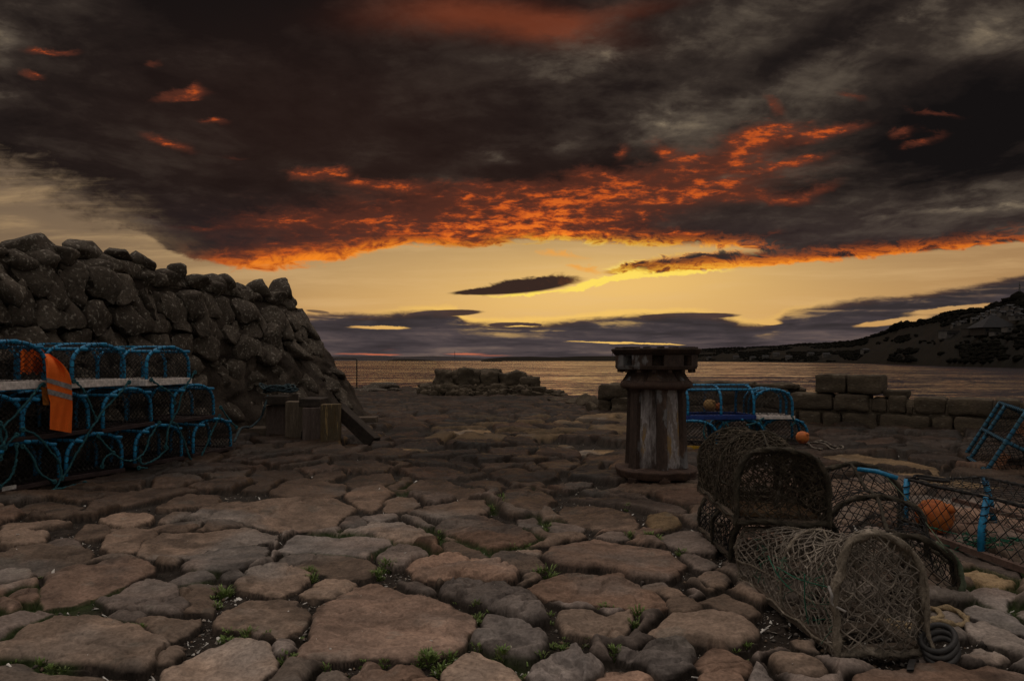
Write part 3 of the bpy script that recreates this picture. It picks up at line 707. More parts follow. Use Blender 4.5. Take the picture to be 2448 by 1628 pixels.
for (qx, qy, size) in TUFTS:
    c = ground(qx, qy, .0); sc0 = 1.0*size/F*c[1]
    tx_ = c[0]+RNG.uniform(-1, 1, 160)*.10; ty_ = c[1]+RNG.uniform(-1, 1, 160)*.13      # roots sit in the nearest joint
    td = stone_field(tx_, ty_)[0]; cost = np.where(td < -.004, np.hypot(tx_-c[0], ty_-c[1]), 9+td)
    c = np.array([tx_[cost.argmin()], ty_[cost.argmin()], 0])
    nb = int(36+size*2.6)
    for k in range(nb):
        a = RNG.uniform(0, 6.283); rad = sc0*.55*RNG.uniform()**.6
        x, y = c[0]+rad*math.cos(a), c[1]+rad*math.sin(a)*.9
        if k % 6 == 0: z0 = float(zground(x, y)[0])
        l = sc0*RNG.uniform(.18, .50); lean = RNG.uniform(.3, 1.1); wd = RNG.uniform(.0012, .0026)+.0011*size/30
        dx_, dy_ = math.cos(a)*lean, math.sin(a)*lean
        px_, py_ = -math.sin(a)*wd, math.cos(a)*wd
        b0 = np.array([x, y, z0-.004]); b1 = b0+np.array([dx_*l*.4, dy_*l*.4, l*.6]); b2 = b0+np.array([dx_*l, dy_*l, l*(.55+.45*(1-lean*.5))])
        w_ = np.array([px_, py_, 0])
        gm.add([b0-w_, b0+w_, b1-w_*.8, b1+w_*.8, b2], [(0,1,3,2), (2,3,4)], int(RNG.uniform() < .2)+int(RNG.uniform() < .12))
mg = [surf('grass_green', (.11, .18, .04), (.18, .25, .07), scale=18, rough=.6, bump=0), surf('grass_pale', (.17, .20, .075), (.10, .14, .04), scale=18, rough=.6, bump=0), surf('grass_straw', (.19, .15, .07), (.13, .10, .05), scale=18, rough=.7, bump=0)]
gg = gm.build('grass', mg, smooth=False); tag(gg, 'small tufts of green grass growing in the joints of the paving', 'grass', kind='stuff')
# ------------------------------------------------------------------ sea
seaz = -2.7
sea = MB(); sea.add([(-20000, 6, seaz), (20000, 6, seaz), (20000, 15000, seaz), (-20000, 15000, seaz)], [(0, 1, 2, 3)])
m, nt, b = new_mat('sea_water'); L = nt.links.new
tcn = nd(nt, 'ShaderNodeTexCoord'); b.inputs['Base Color'].default_value = (.050, .042, .048, 1); b.inputs['IOR'].default_value = 1.33
ln = nd(nt, 'ShaderNodeVectorMath', operation='LENGTH'); L(tcn.outputs['Object'], ln.inputs[0])
acc = None
for sx_, sy_, k, d0, d1, det in ((.75, 2.6, .50, None, None, 3.), (.11, .46, .46, None, None, 3.), (.024, .10, .42, 30, 130, 3.), (.0050, .022, .42, 140, 600, 3.), (.0009, .004, .30, 700, 3000, 3.)):
    mp = nd(nt, 'ShaderNodeMapping'); mp.inputs['Scale'].default_value = (sx_, sy_, 1); mp.inputs['Rotation'].default_value = (0, 0, R(5)); L(tcn.outputs['Object'], mp.inputs[0])
    n = nd(nt, 'ShaderNodeTexNoise', i_Scale=1., i_Detail=det, i_Roughness=.55, i_Distortion=.5); L(mp.outputs[0], n.inputs['Vector'])
    sb = nd(nt, 'ShaderNodeVectorMath', operation='SUBTRACT'); L(n.outputs['Color'], sb.inputs[0]); sb.inputs[1].default_value = (.5, .5, .5)
    sc_ = nd(nt, 'ShaderNodeVectorMath', operation='MULTIPLY'); L(sb.outputs[0], sc_.inputs[0]); sc_.inputs[1].default_value = (k*.6, k, 0)
    v = sc_.outputs[0]
    if d0:
        mr_ = nd(nt, 'ShaderNodeMapRange', i_From_Min=float(d0), i_From_Max=float(d1)); L(ln.outputs['Value'], mr_.inputs['Value'])
        s2 = nd(nt, 'ShaderNodeVectorMath', operation='SCALE'); L(v, s2.inputs[0]); L(mr_.outputs[0], s2.inputs['Scale']); v = s2.outputs[0]
    if acc is None: acc = v
    else:
        ad = nd(nt, 'ShaderNodeVectorMath', operation='ADD'); L(acc, ad.inputs[0]); L(v, ad.inputs[1]); acc = ad.outputs[0]
up_ = nd(nt, 'ShaderNodeVectorMath', operation='ADD'); L(acc, up_.inputs[0]); up_.inputs[1].default_value = (0, -.125, 1)
nm_ = nd(nt, 'ShaderNodeVectorMath', operation='NORMALIZE'); L(up_.outputs[0], nm_.inputs[0]); L(nm_.outputs[0], b.inputs['Normal'])
b.inputs['Roughness'].default_value = .12
o = sea.build('sea', m); tag(o, 'choppy brown water of the firth reaching to the far shore', 'sea', kind='structure')

# ------------------------------------------------------------------ far shores
def interp(x, T, k): return np.interp(x, [t[0] for t in T], [t[k] for t in T])
def ridge_land(name, T, n, mat, label, rough=1., steps=14, seed=0, prof=None):
    """terrain lofted from a shoreline (distance) up to a ridge (distance, picture row) and down behind"""
    xs = np.linspace(T[0][0], T[-1][0], n); P = []
    for x in xs:
        ds, dr, py = (interp(x, T, k) for k in (1, 2, 3)); hz = zat(py, dr)-seaz; row = []
        tan = (x-CX)/F
        for i in range(steps+4):
            t = i/(steps-1)
            d = ds+(dr-ds)*t
            if t <= 1: h = hz*np.interp(t, *(prof or ([0, .04, .3, .55, 1], [0, .06, .34, .52, 1])))
            else: h = hz*max(0, 1-(t-1)*2.2)-(2 if t > 1.2 else 0)
            nz = (fbm(np.array([tan*900+seed]), np.array([t*6.+seed]), 5, 7)[0]*.30+fbm(np.array([tan*90+seed]), np.array([t*3.+seed]), 4, 9)[0]*.22)*hz*rough*min(1, t*3+.1)*(.5 if t > .9 else 1)
            row.append([tan*d, d, seaz-.8+h+nz*.5+.8*min(1, t*20)])
        P.append(row)
    m_ = MB(); m_.grid(np.array(P)); o = m_.build(name, mat); tag(o, label, 'hill', kind='structure')
    return np.array(P)
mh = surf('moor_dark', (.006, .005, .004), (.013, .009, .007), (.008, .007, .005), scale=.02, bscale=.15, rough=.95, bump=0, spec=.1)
mfar = surf('moor_far', (.050, .046, .052), (.060, .054, .058), scale=.01, bscale=.05, rough=1, bump=0, spec=.05)  # paler blue-grey stands in for distance haze, painted into the colour
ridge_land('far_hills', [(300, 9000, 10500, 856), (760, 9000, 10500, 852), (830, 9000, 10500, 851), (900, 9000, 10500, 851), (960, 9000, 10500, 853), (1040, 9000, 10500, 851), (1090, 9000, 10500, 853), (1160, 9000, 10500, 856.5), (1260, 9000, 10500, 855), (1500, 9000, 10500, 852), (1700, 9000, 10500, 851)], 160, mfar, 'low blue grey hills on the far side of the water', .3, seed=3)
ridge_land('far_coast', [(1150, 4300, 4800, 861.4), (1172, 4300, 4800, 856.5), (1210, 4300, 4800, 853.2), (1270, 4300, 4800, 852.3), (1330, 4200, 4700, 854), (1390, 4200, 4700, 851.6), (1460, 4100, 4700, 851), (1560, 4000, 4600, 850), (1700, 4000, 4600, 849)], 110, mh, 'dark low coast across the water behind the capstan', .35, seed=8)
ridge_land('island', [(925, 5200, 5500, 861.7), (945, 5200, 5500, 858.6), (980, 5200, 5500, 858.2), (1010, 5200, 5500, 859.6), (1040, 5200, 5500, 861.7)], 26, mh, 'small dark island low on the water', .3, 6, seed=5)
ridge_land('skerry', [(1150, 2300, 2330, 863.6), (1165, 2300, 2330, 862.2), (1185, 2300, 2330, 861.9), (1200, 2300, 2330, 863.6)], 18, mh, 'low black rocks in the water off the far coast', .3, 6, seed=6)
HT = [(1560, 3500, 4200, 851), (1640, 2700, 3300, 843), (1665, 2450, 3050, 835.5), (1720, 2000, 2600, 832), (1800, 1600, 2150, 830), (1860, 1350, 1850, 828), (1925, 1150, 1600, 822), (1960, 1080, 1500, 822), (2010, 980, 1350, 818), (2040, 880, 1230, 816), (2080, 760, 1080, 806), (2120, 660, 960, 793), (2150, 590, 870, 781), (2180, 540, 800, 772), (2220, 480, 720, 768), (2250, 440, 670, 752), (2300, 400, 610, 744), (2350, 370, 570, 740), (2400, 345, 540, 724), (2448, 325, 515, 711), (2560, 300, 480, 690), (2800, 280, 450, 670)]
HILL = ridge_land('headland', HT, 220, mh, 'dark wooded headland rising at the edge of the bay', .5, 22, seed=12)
def hill(px, t):
    """a point on the headland: picture column and share of the way from shore to ridge"""
    i = np.clip((px-HT[0][0])/(HT[-1][0]-HT[0][0])*(len(HILL)-1), 0, len(HILL)-1.01); j = np.clip(t*21, 0, 20.99)
    a, b2 = int(i), int(j); fi, fj = i-a, j-b2
    return (HILL[a, b2]*(1-fi)*(1-fj)+HILL[a+1, b2]*fi*(1-fj)+HILL[a, b2+1]*(1-fi)*fj+HILL[a+1, b2+1]*fi*fj)
def hill_at(px, py):
    """headland point nearest to a picture position"""
    best = min((abs(HY-F*(hill(px, t)[2]-CAMH)/hill(px, t)[1]-py), t) for t in np.linspace(0, 1.0, 60)); return hill(px, best[1])
# woodland over the headland: a far-off mass of small crowns
wd = MB(); 
ico = None
import bmesh
def icos(sub):
    bm = bmesh.new(); bmesh.ops.create_icosphere(bm, subdivisions=sub, radius=1); bm.verts.ensure_lookup_table()
    v = np.array([q.co for q in bm.verts]); f = [tuple(w.index for w in q.verts) for q in bm.faces]; bm.free(); return v, f
I1, I2, I3, I4 = icos(1), icos(2), icos(3), icos(4)
def lumpy(I, amp, fr, seed):
    v = I[0].copy()
    for k in range(len(v)):
        v[k] *= 1+amp*mnoise.fractal(Vector(v[k]*fr)+Vector((seed*7.3, seed*3.1, seed)), 1., 2., 4)
    return v
CROWN = [lumpy(I2, .5, 2.2, s) for s in range(6)]
for k in range(15000):
    px = RNG.uniform(1640, 2700); t = RNG.uniform(.04, 1.03)
    g = fbm(np.array([px/60.]), np.array([t*5.]), 3, 41)[0]
    if t < .93 and g < -.03: continue
    if 2180 < px < 2448 and .25 < t < .62 and RNG.uniform() < .8: continue
    p = hill(px, t); h = (RNG.uniform(.8, 2.0) if t > .93 else RNG.uniform(.6, 1.8))*(1 if p[1] < 900 else 1.3)
    wd.add(CROWN[k % 6]*np.array([1.5, 1.4, .8])*h+p+[0, 0, h*.3], I2[1])
for px, py, s in ((2140, 775, 8), (2155, 770, 9), (2170, 772, 7), (2205, 762, 5), (2382, 728, 5), (2420, 716, 6), (2440, 712, 8), (2385, 800, 5)):
    p = hill_at(px, py); wd.add(CROWN[int(px) % 6]*np.array([1.3, 1.2, .8])*s*.8+p, I2[1])
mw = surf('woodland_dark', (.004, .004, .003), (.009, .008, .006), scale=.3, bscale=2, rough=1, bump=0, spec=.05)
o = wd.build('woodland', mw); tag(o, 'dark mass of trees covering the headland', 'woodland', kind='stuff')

# houses and landmarks on the far shore
mwall = surf('harled_wall', (.12, .108, .10), (.085, .077, .072), scale=.4, bump=0); mroof = surf('slate_roof', (.025, .025, .028), (.035, .033, .036), scale=.5, bump=0)
mwin, ntw, bw = new_mat('window_glass'); bw.inputs['Base Color'].default_value = (.02, .02, .025, 1); bw.inputs['Roughness'].default_value = .1
def house(c, w, dp, h, roof, label, rot=0, group='houses on the headland', name='house', wallm=None):
    t = thing(name, label, 'house', group, loc=c); t.rotation_euler = (0, 0, rot)
    m1 = MB().box((0, 0, h/2-1), (w, dp, h+2)); m1.build('wall', wallm or mwall, t, smooth=False)
    r = MB(); e = .3
    r.add([(-w/2-e, -dp/2-e, h), (w/2+e, -dp/2-e, h), (w/2+e, dp/2+e, h), (-w/2-e, dp/2+e, h), (-w/2-e*.3, 0, h+roof), (w/2+e*.3, 0, h+roof)], [(0,1,5,4), (2,3,4,5), (1,2,5), (3,0,4), (3,2,1,0)])
    r.build('roof', mroof, t, smooth=False)
    for k in range(max(2, int(w/3.2))):
        x = -w/2+(k+.5)*w/max(2, int(w/3.2)); MB().box((x, -dp/2-.02, h*.55), (1.1, .08, 1.3)).build('window', mwin, t, smooth=False)
    return t
WHERE = ['below the mast', 'under the ridge', 'among the dark trees', 'above the pyramid roof', 'on the upper slope', 'beside a clump of trees', 'in the upper terrace', 'on the steep bank', 'near the top of the headland']
WALLS = ['white', 'cream', 'pale grey']
spots = [(2330, 768, 8), (2342, 764, 7), (2354, 757, 9), (2366, 752, 8), (2378, 748, 9), (2390, 744, 10), (2402, 741, 8), (2415, 738, 9), (2428, 742, 7), (2440, 747, 10), (2312, 771, 9), (2300, 776, 8), (2352, 764, 6), (2374, 759, 7), (2396, 753, 8), (2418, 750, 7), (2436, 758, 7), (2290, 777, 6), (2424, 760, 6), (2282, 781, 7)]
for i, (px, py, w) in enumerate(spots):
    c = hill_at(px, py)
    house(c, w*.62, 4, 1.7, 1.3, '%s house %s, %s along the slope from the mast' % (WALLS[i % 3], WHERE[i % 9], ['first', 'second', 'third', 'fourth', 'fifth', 'sixth', 'seventh', 'eighth', 'ninth', 'tenth', 'eleventh', 'twelfth', 'thirteenth', 'fourteenth', 'fifteenth', 'sixteenth', 'seventeenth', 'eighteenth', 'nineteenth', 'twentieth'][int(np.argsort(np.argsort([-q[0] for q in spots]))[i])]), rot=RNG.uniform(-.5, .5))
for i, (px, t, lab) in enumerate([(1695, .10, 'pale house by the water at the far end of the bay'), (1760, .14, 'pale house in the village nearest the widest beach'), (1800, .10, 'small white house at the village shore'), (1830, .16, 'bright white gable in the middle of the far village'), (1856, .30, 'white house highest above the far village'), (1886, .12, 'grey house at the near end of the village shore'), (1938, .25, 'white house above the beach away from the village'), (1975, .22, 'pale house on the bank over the beach'), (2068, .30, 'long pale cottage below the wooded bluff')]):
    c = hill(px, t); k = c[1]/1000.
    house(c, 7*k+3, 6, 3.2*k+1, 2.0, lab, rot=RNG.uniform(-.6, .6), group='houses across the bay', name='cottage')
# long white hall with a row of windows
c = hill_at(2268, 806); t = thing('white_hall', 'long white hall with a flat roof and a row of windows on the headland', 'building', loc=c); t.rotation_euler = (0, 0, .35)
MB().box((0, 0, 1.6), (13, 7, 5.6)).build('wall', mwall, t, smooth=False); MB().box((0, 0, 4.6), (13.6, 7.6, .4)).build('roof', mroof, t, smooth=False)
for k in range(9): MB().box((-5.6+k*1.4, -3.53, 2.6), (.9, .1, 1.7)).build('window', mwin, t, smooth=False)
MB().box((-2, -4.2, -.6), (14, 1.2, 1.6)).build('terrace', mwall, t, smooth=False)
mgl = surf('hall_brick', (.035, .03, .026), (.05, .04, .034), scale=.5, bump=0)
c = hill_at(2330, 800); t = thing('glazed_hall', 'low dark hall with lit bays joining the white hall to the pyramid roof', 'building', loc=c); t.rotation_euler = (0, 0, .1)
MB().box((0, 0, 1.5), (15, 7, 5)).build('wall', mgl, t, smooth=False); MB().box((0, 0, 4.15), (15.6, 7.6, .3)).build('roof', mroof, t, smooth=False)
for k in range(6): MB().box((-6.2+k*2.4, -3.53, 2.2), (1.3, .1, 1.5)).build('window', mwall, t, smooth=False)
c = hill_at(2372, 796); t = thing('pyramid_hall', 'large hall under a grey pyramid roof on the headland', 'building', loc=c)
MB().box((0, 0, 1), (20, 14, 5)).build('wall', mgl, t, smooth=False)
r = MB(); r.add([(-12, -8, 3.4), (12, -8, 3.4), (12, 8, 3.4), (-12, 8, 3.4), (-1, 0, 11.8), (1.6, 0, 11.8)], [(0,1,5,4), (1,2,5), (2,3,4,5), (3,0,4), (3,2,1,0)]); r.build('roof', surf('grey_roof', (.016, .016, .019), (.022, .021, .024), scale=.4, bump=0), t, smooth=False)
for k in range(5): MB().box((-8+k*4, -7.03, 1.7), (2, .1, 1.6)).build('window', mwin, t, smooth=False)
for px, py, w, lab in ((2384, 801, 7, 'short white annex in front of the pyramid roofed hall'), (2432, 790, 16, 'long white terrace block at the edge of the headland'), (2440, 762, 12, 'pale flat block under the ridge near the mast')):
    c = hill_at(px, py); t = thing('annex', lab, 'building', loc=c)
    MB().box((0, 0, .5), (w, 5, 3)).build('wall', mwall, t, smooth=False); MB().box((0, 0, 2.15), (w+.5, 5.5, .3)).build('roof', mroof, t, smooth=False)
    for k in range(max(2, w//3)): MB().box((-w/2+(k+.5)*w/max(2, w//3), -2.53, .9), (1.4, .08, .9)).build('window', mwin, t, smooth=False)
mst = surf('mast_steel', (.10, .095, .09), scale=2, bump=0)
def mast(c, h, w, label, name='radio_mast'):
    q = MB()
    for a in range(3):
        th = a*2.094; q.tube([(w*math.cos(th), w*math.sin(th), -2), (w*.25*math.cos(th), w*.25*math.sin(th), h*.8), (0, 0, h)], w*.12, 4)
    for k in range(10):
        z = h*k/10; ww = w*(1-.9*k/10)
        q.sticks([[ww*math.cos(a*2.094), ww*math.sin(a*2.094), z] for a in range(3)], [[ww*.92*math.cos((a+1)*2.094), ww*.92*math.sin((a+1)*2.094), z+h/10] for a in range(3)], w*.08)
    t = thing(name, label, 'mast', loc=c); q.build('lattice', mst, t, smooth=False)
    e = MB()
    for k in range(3): e.box((w*.4, 0, h*(.55+.13*k)), (w*.6, w*.6, h*.06))
    e.build('aerial', mst, t, smooth=False)
c = hill(2437, .98); mast(c, zat(674, c[1])-c[2], 1.0, 'lattice radio mast on top of the headland')
c = at(1087, 9600, seaz+20); mast(c, zat(838, 9600)-c[2], 9, 'thin mast standing on the far low hills', 'far_mast')
c = at(1464, 4500, seaz+10); mast(c, zat(836, 4500)-c[2], 5, 'short mast on the coast beside the capstan head', 'coast_mast')

# ------------------------------------------------------------------ stone builders
def boulder(rad, seed, I=I3, facets=5, rough=.10):
    """an irregular stone: sphere cut by a few planes, then roughened; rad = half sizes"""
    rg = random.Random(seed); v = I[0].copy()
    for k in range(facets):
        n = np.array([rg.gauss(0, 1), rg.gauss(0, 1), rg.gauss(0, 1)]); n /= np.linalg.norm(n); c = rg.uniform(.5, .82)
        d = v @ n; over = np.maximum(d-c, 0); v = v-(over*.95)[:, None]*n
    off = Vector((seed*3.17 % 97, seed*1.7 % 89, seed % 53))
    for k in range(len(v)):
        q = Vector(v[k]); f = 1+rough*mnoise.fractal(q*1.6+off, .9, 2., 5)
        v[k] = v[k]*f
    return v*np.asarray(rad)
def cellstone(seeds, i, near, depth, gap, seed, I=I3, dome=.5, rough=.07):
    """stone that fills its cell of a wall face: (a, b, out) with the outline bounded half-way to its neighbours"""
    c = seeds[i]; V = I[0]; th = np.arctan2(V[:, 1], V[:, 0]); Rr = np.full(len(V), 1.2)
    inv_ = np.zeros(len(V))
    for j in near:
        d = seeds[j]-c; L_ = np.hypot(*d)
        cs = np.cos(th-math.atan2(d[1], d[0])); q = np.where(cs > .05, cs/(max(L_/2-gap, .02)), 0)
        inv_ += q**13
    Rr = np.minimum(1/np.maximum(inv_, 1e-12)**(1/13), .6)
    rho = np.hypot(V[:, 0], V[:, 1]); f = rho**.36
    out = np.sign(V[:, 2])*np.abs(V[:, 2])**dome*depth; rf = random.Random(seed*7+1); xx = Rr*f*np.cos(th); yy2 = Rr*f*np.sin(th)
    for _ in range(3): out = np.minimum(out, depth*rf.uniform(.5, .82)-rf.uniform(-.55, .55)*xx-rf.uniform(-.55, .55)*yy2)
    rg = random.Random(seed); tx, ty = rg.uniform(-.2, .2), rg.uniform(-.3, .15)
    x = Rr*f*np.cos(th); y = Rr*f*np.sin(th); out = out+tx*x+ty*y
    P = np.stack([x+c[0], y+c[1], out], 1); off = Vector((seed*2.3 % 91, seed*5.1 % 83, seed % 47))
    for k in range(len(P)):
        q = Vector((P[k][0], P[k][1], P[k][2]))
        P[k] += V[k]*rough*mnoise.fractal(q*4.5+off, .9, 2., 5)+V[k]*rough*.22*mnoise.fractal(q*22+off, .8, 2., 3)
    return P
# ------------------------------------------------------------------ the tall dry-stone wall
mrock = surf('wall_boulders', (.056, .045, .036), (.130, .107, .086), (.084, .069, .055), scale=2.2, bscale=34, rough=.9, bump=.6, bdist=.012, spec=.15, patch=((.25, .225, .19), 26., .56, .07))
mcore = surf('wall_core', (.034, .027, .022), (.085, .068, .054), (.055, .044, .036), scale=3.5, bscale=34, rough=1, bump=.5, bdist=.02, spec=.1)
WH = 1.93
Cpts = [(-4.9+.115*d, d) for d in np.linspace(2.0, 11.3, 26)]
c0 = np.array(Cpts[-1]); 
for a in np.linspace(12, 100, 9): Cpts.append((c0[0]-.75+.75*math.cos(R(a)), c0[1]+1.15*math.sin(R(a))))
for k in range(1, 5): Cpts.append((Cpts[-1][0]-.5, Cpts[-1][1]-.03))
Cp = np.array(Cpts); Cs = np.concatenate([[0], np.cumsum(np.hypot(*np.diff(Cp, axis=0).T))]); SMAX = Cs[-1]
def wallpt(s, z, out):
    x = np.interp(s, Cs, Cp[:, 0]); y = np.interp(s, Cs, Cp[:, 1]); e = .12
    tx = np.interp(s+e, Cs, Cp[:, 0])-np.interp(s-e, Cs, Cp[:, 0]); ty = np.interp(s+e, Cs, Cp[:, 1])-np.interp(s-e, Cs, Cp[:, 1]); l = np.hypot(tx, ty)+1e-9
    nx, ny = ty/l, -tx/l
    bt = .16+.98*sstep(6.0, 10.2, s)
    k = bt*np.clip(1-z/WH, -.3, 1)**1.25 if np.isscalar(z) else bt*np.sign(1-z/WH)*np.abs(1-z/WH)**1.25
    o = out+k
    return np.stack([x+nx*o, y+ny*o, z+0*x], -1)
wm = MB(); seeds = []
z = .12
row = 0
while z < WH-.12:
    hgt = .235+.04*math.sin(row*2.1); s = -.2+(row % 2)*.25
    while s < SMAX:
        w = RNG.uniform(.22, .50)
        if s > 6.0 and z < 1.15: w *= 1.45
        seeds.append((s+w/2+RNG.uniform(-.05, .05), z+RNG.uniform(-.09, .09))); s += w
    z += hgt*(1.0 if z > .9 else 1.15); row += 1
seeds = np.array(seeds); 
edge_seeds = np.array([(s, -.25) for s in np.arange(-.4, SMAX+.4, .4)]+[(s, WH+.12) for s in np.arange(-.4, SMAX+.4, .35)])
allseeds = np.vstack([seeds, edge_seeds])
for i in range(len(seeds)):
    d = np.hypot(*(allseeds-seeds[i]).T); near = np.where((d > 1e-6) & (d < 1.3))[0]
    lump = seeds[i][0] > 6.0 and seeds[i][1] < 1.1
    P = cellstone(allseeds, i, near, RNG.uniform(.085, .14)*(.75 if lump else 1), .007 if not lump else -.03, i+3, rough=.055 if not lump else .17)
    P[:, 2] += RNG.uniform(.01, .07) if not lump else RNG.uniform(-.05, -.01)
    wm.add(wallpt(P[:, 0], P[:, 1], P[:, 2]), I3[1])
TOPS = [(72, 70, 175, 80, 70), (317, 200, 170, 100, 0), (500, 268, 95, 75, 0), (612, 200, 95, 70, 1), (735, 295, 138, 58, 0), (815, 232, 98, 44, 1), (975, 285, 80, 64, 0), (905, 315, 50, 40, 0), (1188, 330, 85, 62, 1), (1120, 385, 92, 56, 0), (1350, 400, 74, 62, 0), (1470, 385, 78, 60, 1), (1560, 440, 60, 50, 0), (1690, 435, 95, 62, 0), (1830, 432, 88, 62, 0), (1935, 465, 52, 48, 0), (-90, 190, 100, 70, 0), (60, 190, 95, 72, 0)]
for k, (zx, zy, rx, rz, *_q) in enumerate(TOPS):
    if k in (0, 15): continue
    qx = zx*.3817; qy = 520+zy*.3817; tan = (qx-CX)/F
    d = -4.9/(tan-.115); d = min(d, 11.9)
    x = tan*d; sc2 = .3817/F*d*1.08; zz = zat(qy, d)
    ry = max(rx*.62*sc2, .16)
    v = boulder((max(rx*sc2*.8, .15), max(rx*sc2*1.25, .22), rz*sc2*1.12), 50+k, I3, 10, .13)
    wm.add(v+[x-.16, d+.02, zz-(.05 if k > 7 else 0)], I3[1])
for k in range(46):       # second and third ranks of coping stones along the back
    d = 2.6+k*.2+RNG.uniform(-.05, .05); v = boulder((RNG.uniform(.16, .25), RNG.uniform(.16, .25), RNG.uniform(.11, .18)), 90+k, I3, 10, .13); wm.add(v+[-4.9+.115*d-RNG.uniform(.05, .25), d, WH-.02+RNG.uniform(-.05, .05)+.05*sstep(6, 9, d)-.09*sstep(6.4, 5.2, d)], I3[1])
core = MB(); ss_ = np.linspace(-.6, SMAX, 260); zz_ = np.linspace(-.2, WH-.04, 70)
Sg, Zg = np.meshgrid(ss_, zz_, indexing='ij'); 
endz = sstep(6.0, 7.2, Sg+fbm(Sg*1.2, Zg*1.2, 3, 5)*1.6)*sstep(1.45, .95, Zg+fbm(Sg*1.4+7, Zg*1.4, 3, 6)*.9)
core.grid(wallpt(Sg, Zg, -.055+endz*(.11+fbm(Sg*1.7, Zg*1.9, 5, 7)*.34+fbm(Sg*7, Zg*8, 4, 8)*.09)))
Pt = wallpt(ss_, np.full(260, WH-.04), -.03+0*ss_); inn = wallpt(ss_, np.full(260, WH-.06), -.75+0*ss_); core.grid(np.stack([Pt, inn, inn-[0, 0, 2.4]], 1))
wt_ = thing('boulder_wall', 'tall dry stone wall of dark rounded boulders behind the stacked blue pots', 'stone wall')
wm.build('stonework', mrock, wt_); core.build('core', mcore, wt_)

# ------------------------------------------------------------------ harbour parapet of squared blocks
mblock = surf('parapet_sandstone', (.066, .052, .038), (.120, .094, .066), (.090, .070, .050), scale=2.6, bscale=26, rough=.9, bump=.7, bdist=.014, spec=.15, stretch=(1, 1, 3.2), patch=((.20, .175, .135), 9., .60, .08))
PA = np.array([1.60, 12.55]); PBv = np.array([5.6, 9.4])-PA; PL = np.hypot(*PBv); PD = PBv/PL; PN = np.array([PD[1], -PD[0]]); PN = PN if PN[1] < 0 else -PN
def par_s(px):     # position along the parapet face seen at a picture column
    k = (px-CX)/F; return (k*PA[1]-PA[0])/(PD[0]-k*PD[1])
def par_z(py, s): d = PA[1]+PD[1]*s; return zat(py, d)
def block(mbx, s0, s1, z0, z1, th=.42, out=0., seed=0, rough=.018, n=9):
    """one squared stone with worn arrises, on the line of the parapet"""
    g = np.linspace(-1, 1, n); F6 = []
    for ax in range(3):
        for sg in (-1, 1):
            A, B = np.meshgrid(g, g, indexing='ij'); P = np.zeros((n, n, 3)); P[..., ax] = sg; P[..., (ax+1) % 3] = A; P[..., (ax+2) % 3] = B
            if sg < 0: P = P[::-1]
            F6.append(P)
    P = np.array(F6).reshape(-1, 3); hs = np.array([(s1-s0)/2, th/2, (z1-z0)/2]); q = P*hs
    r = min(.045, hs.min()*.45); ins = np.clip(q, -(hs-r), hs-r); dv = q-ins; l = np.linalg.norm(dv, axis=1, keepdims=True); q = ins+np.where(l > 1e-9, dv/np.maximum(l, 1e-9)*np.minimum(l, r), 0)
    off = Vector((seed*1.37 % 77, seed*.71 % 61, seed % 37))
    for k in range(len(q)):
        w = Vector(q[k]); nv = mnoise.fractal(w*5+off, .9, 2., 5); q[k] += P[k]/np.linalg.norm(P[k])*rough*nv*1.3
    sc3 = (s0+s1)/2; cx, cy = PA+PD*sc3; cx -= PN[0]*(th/2-out); cy -= PN[1]*(th/2-out)
    X = cx+PD[0]*q[:, 0]-PN[0]*q[:, 1]; Y = cy+PD[1]*q[:, 0]-PN[1]*q[:, 1]
    fs = [(f*n*n+i*n+j, f*n*n+(i+1)*n+j, f*n*n+(i+1)*n+j+1, f*n*n+i*n+j+1) for f in range(6) for i in range(n-1) for j in range(n-1)]
    mbx.add(np.stack([X, Y, q[:, 2]+(z0+z1)/2], 1), fs)
pm = MB()
low_cuts = [1862, 1880, 1904, 1962, 2010, 2099, 2224, 2280, 2360, 2440, 2540, 2660]; up_cuts = [1886, 1991, 2078, 2120, 2166, 2182, 2263, 2376, 2440, 2530, 2640]
k = 0
s_prev = par_s(1500)
xs = [1508, 1560, 1622, 1690, 1742, 1800]+low_cuts
for a, b2 in zip(xs[:-1], xs[1:]): k += 1; block(pm, par_s(a)+.008, par_s(b2)-.008, -.12, .245+RNG.uniform(-.012, .012), out=RNG.uniform(-.02, .02), seed=k)
for a, b2 in zip(up_cuts[:-1], up_cuts[1:]):
    k += 1; tz = .50+RNG.uniform(-.012, .012)
    if a in (2078,): tz = .47
    if a == 2166: tz = .37
    block(pm, par_s(a)+.008, par_s(b2)-.008, .262, tz, out=RNG.uniform(-.03, .02), seed=k)
block(pm, par_s(1945)+.01, par_s(2022), .515, .80, out=.0, seed=71, th=.5); block(pm, par_s(2022)+.012, par_s(2106), .515, .795, out=.015, seed=72, th=.5)
block(pm, par_s(2108), par_s(2168), .48, .58, out=-.06, seed=73, th=.3)
for j, (a, b2, z0, z1) in enumerate([(1640, 1712, .26, .56), (1714, 1792, .26, .58), (1794, 1884, .26, .56), (1560, 1638, .26, .53), (1650, 1790, .575, .645), (1796, 1896, .57, .63)]): block(pm, par_s(a), par_s(b2)-.01, z0, z1, out=-.04, seed=80+j, rough=.05)
q0, q1 = par_s(1520), par_s(2660); cc = PA+PD*(q0+q1)/2-PN*.22
pm.box((cc[0], cc[1], .17), (q1-q0, .28, .56), Matrix.Rotation(math.atan2(PD[1], PD[0]), 4, 'Z'))
for j in range(26):
    s = RNG.uniform(par_s(1600), par_s(1890)); v = boulder((RNG.uniform(.08, .2), RNG.uniform(.1, .18), RNG.uniform(.04, .07)), 300+j, I2, 5, .15); p = PA+PD*s-PN*RNG.uniform(.1, .5); pm.add(v+[p[0], p[1], .53+RNG.uniform(-.04, .03)], I2[1])
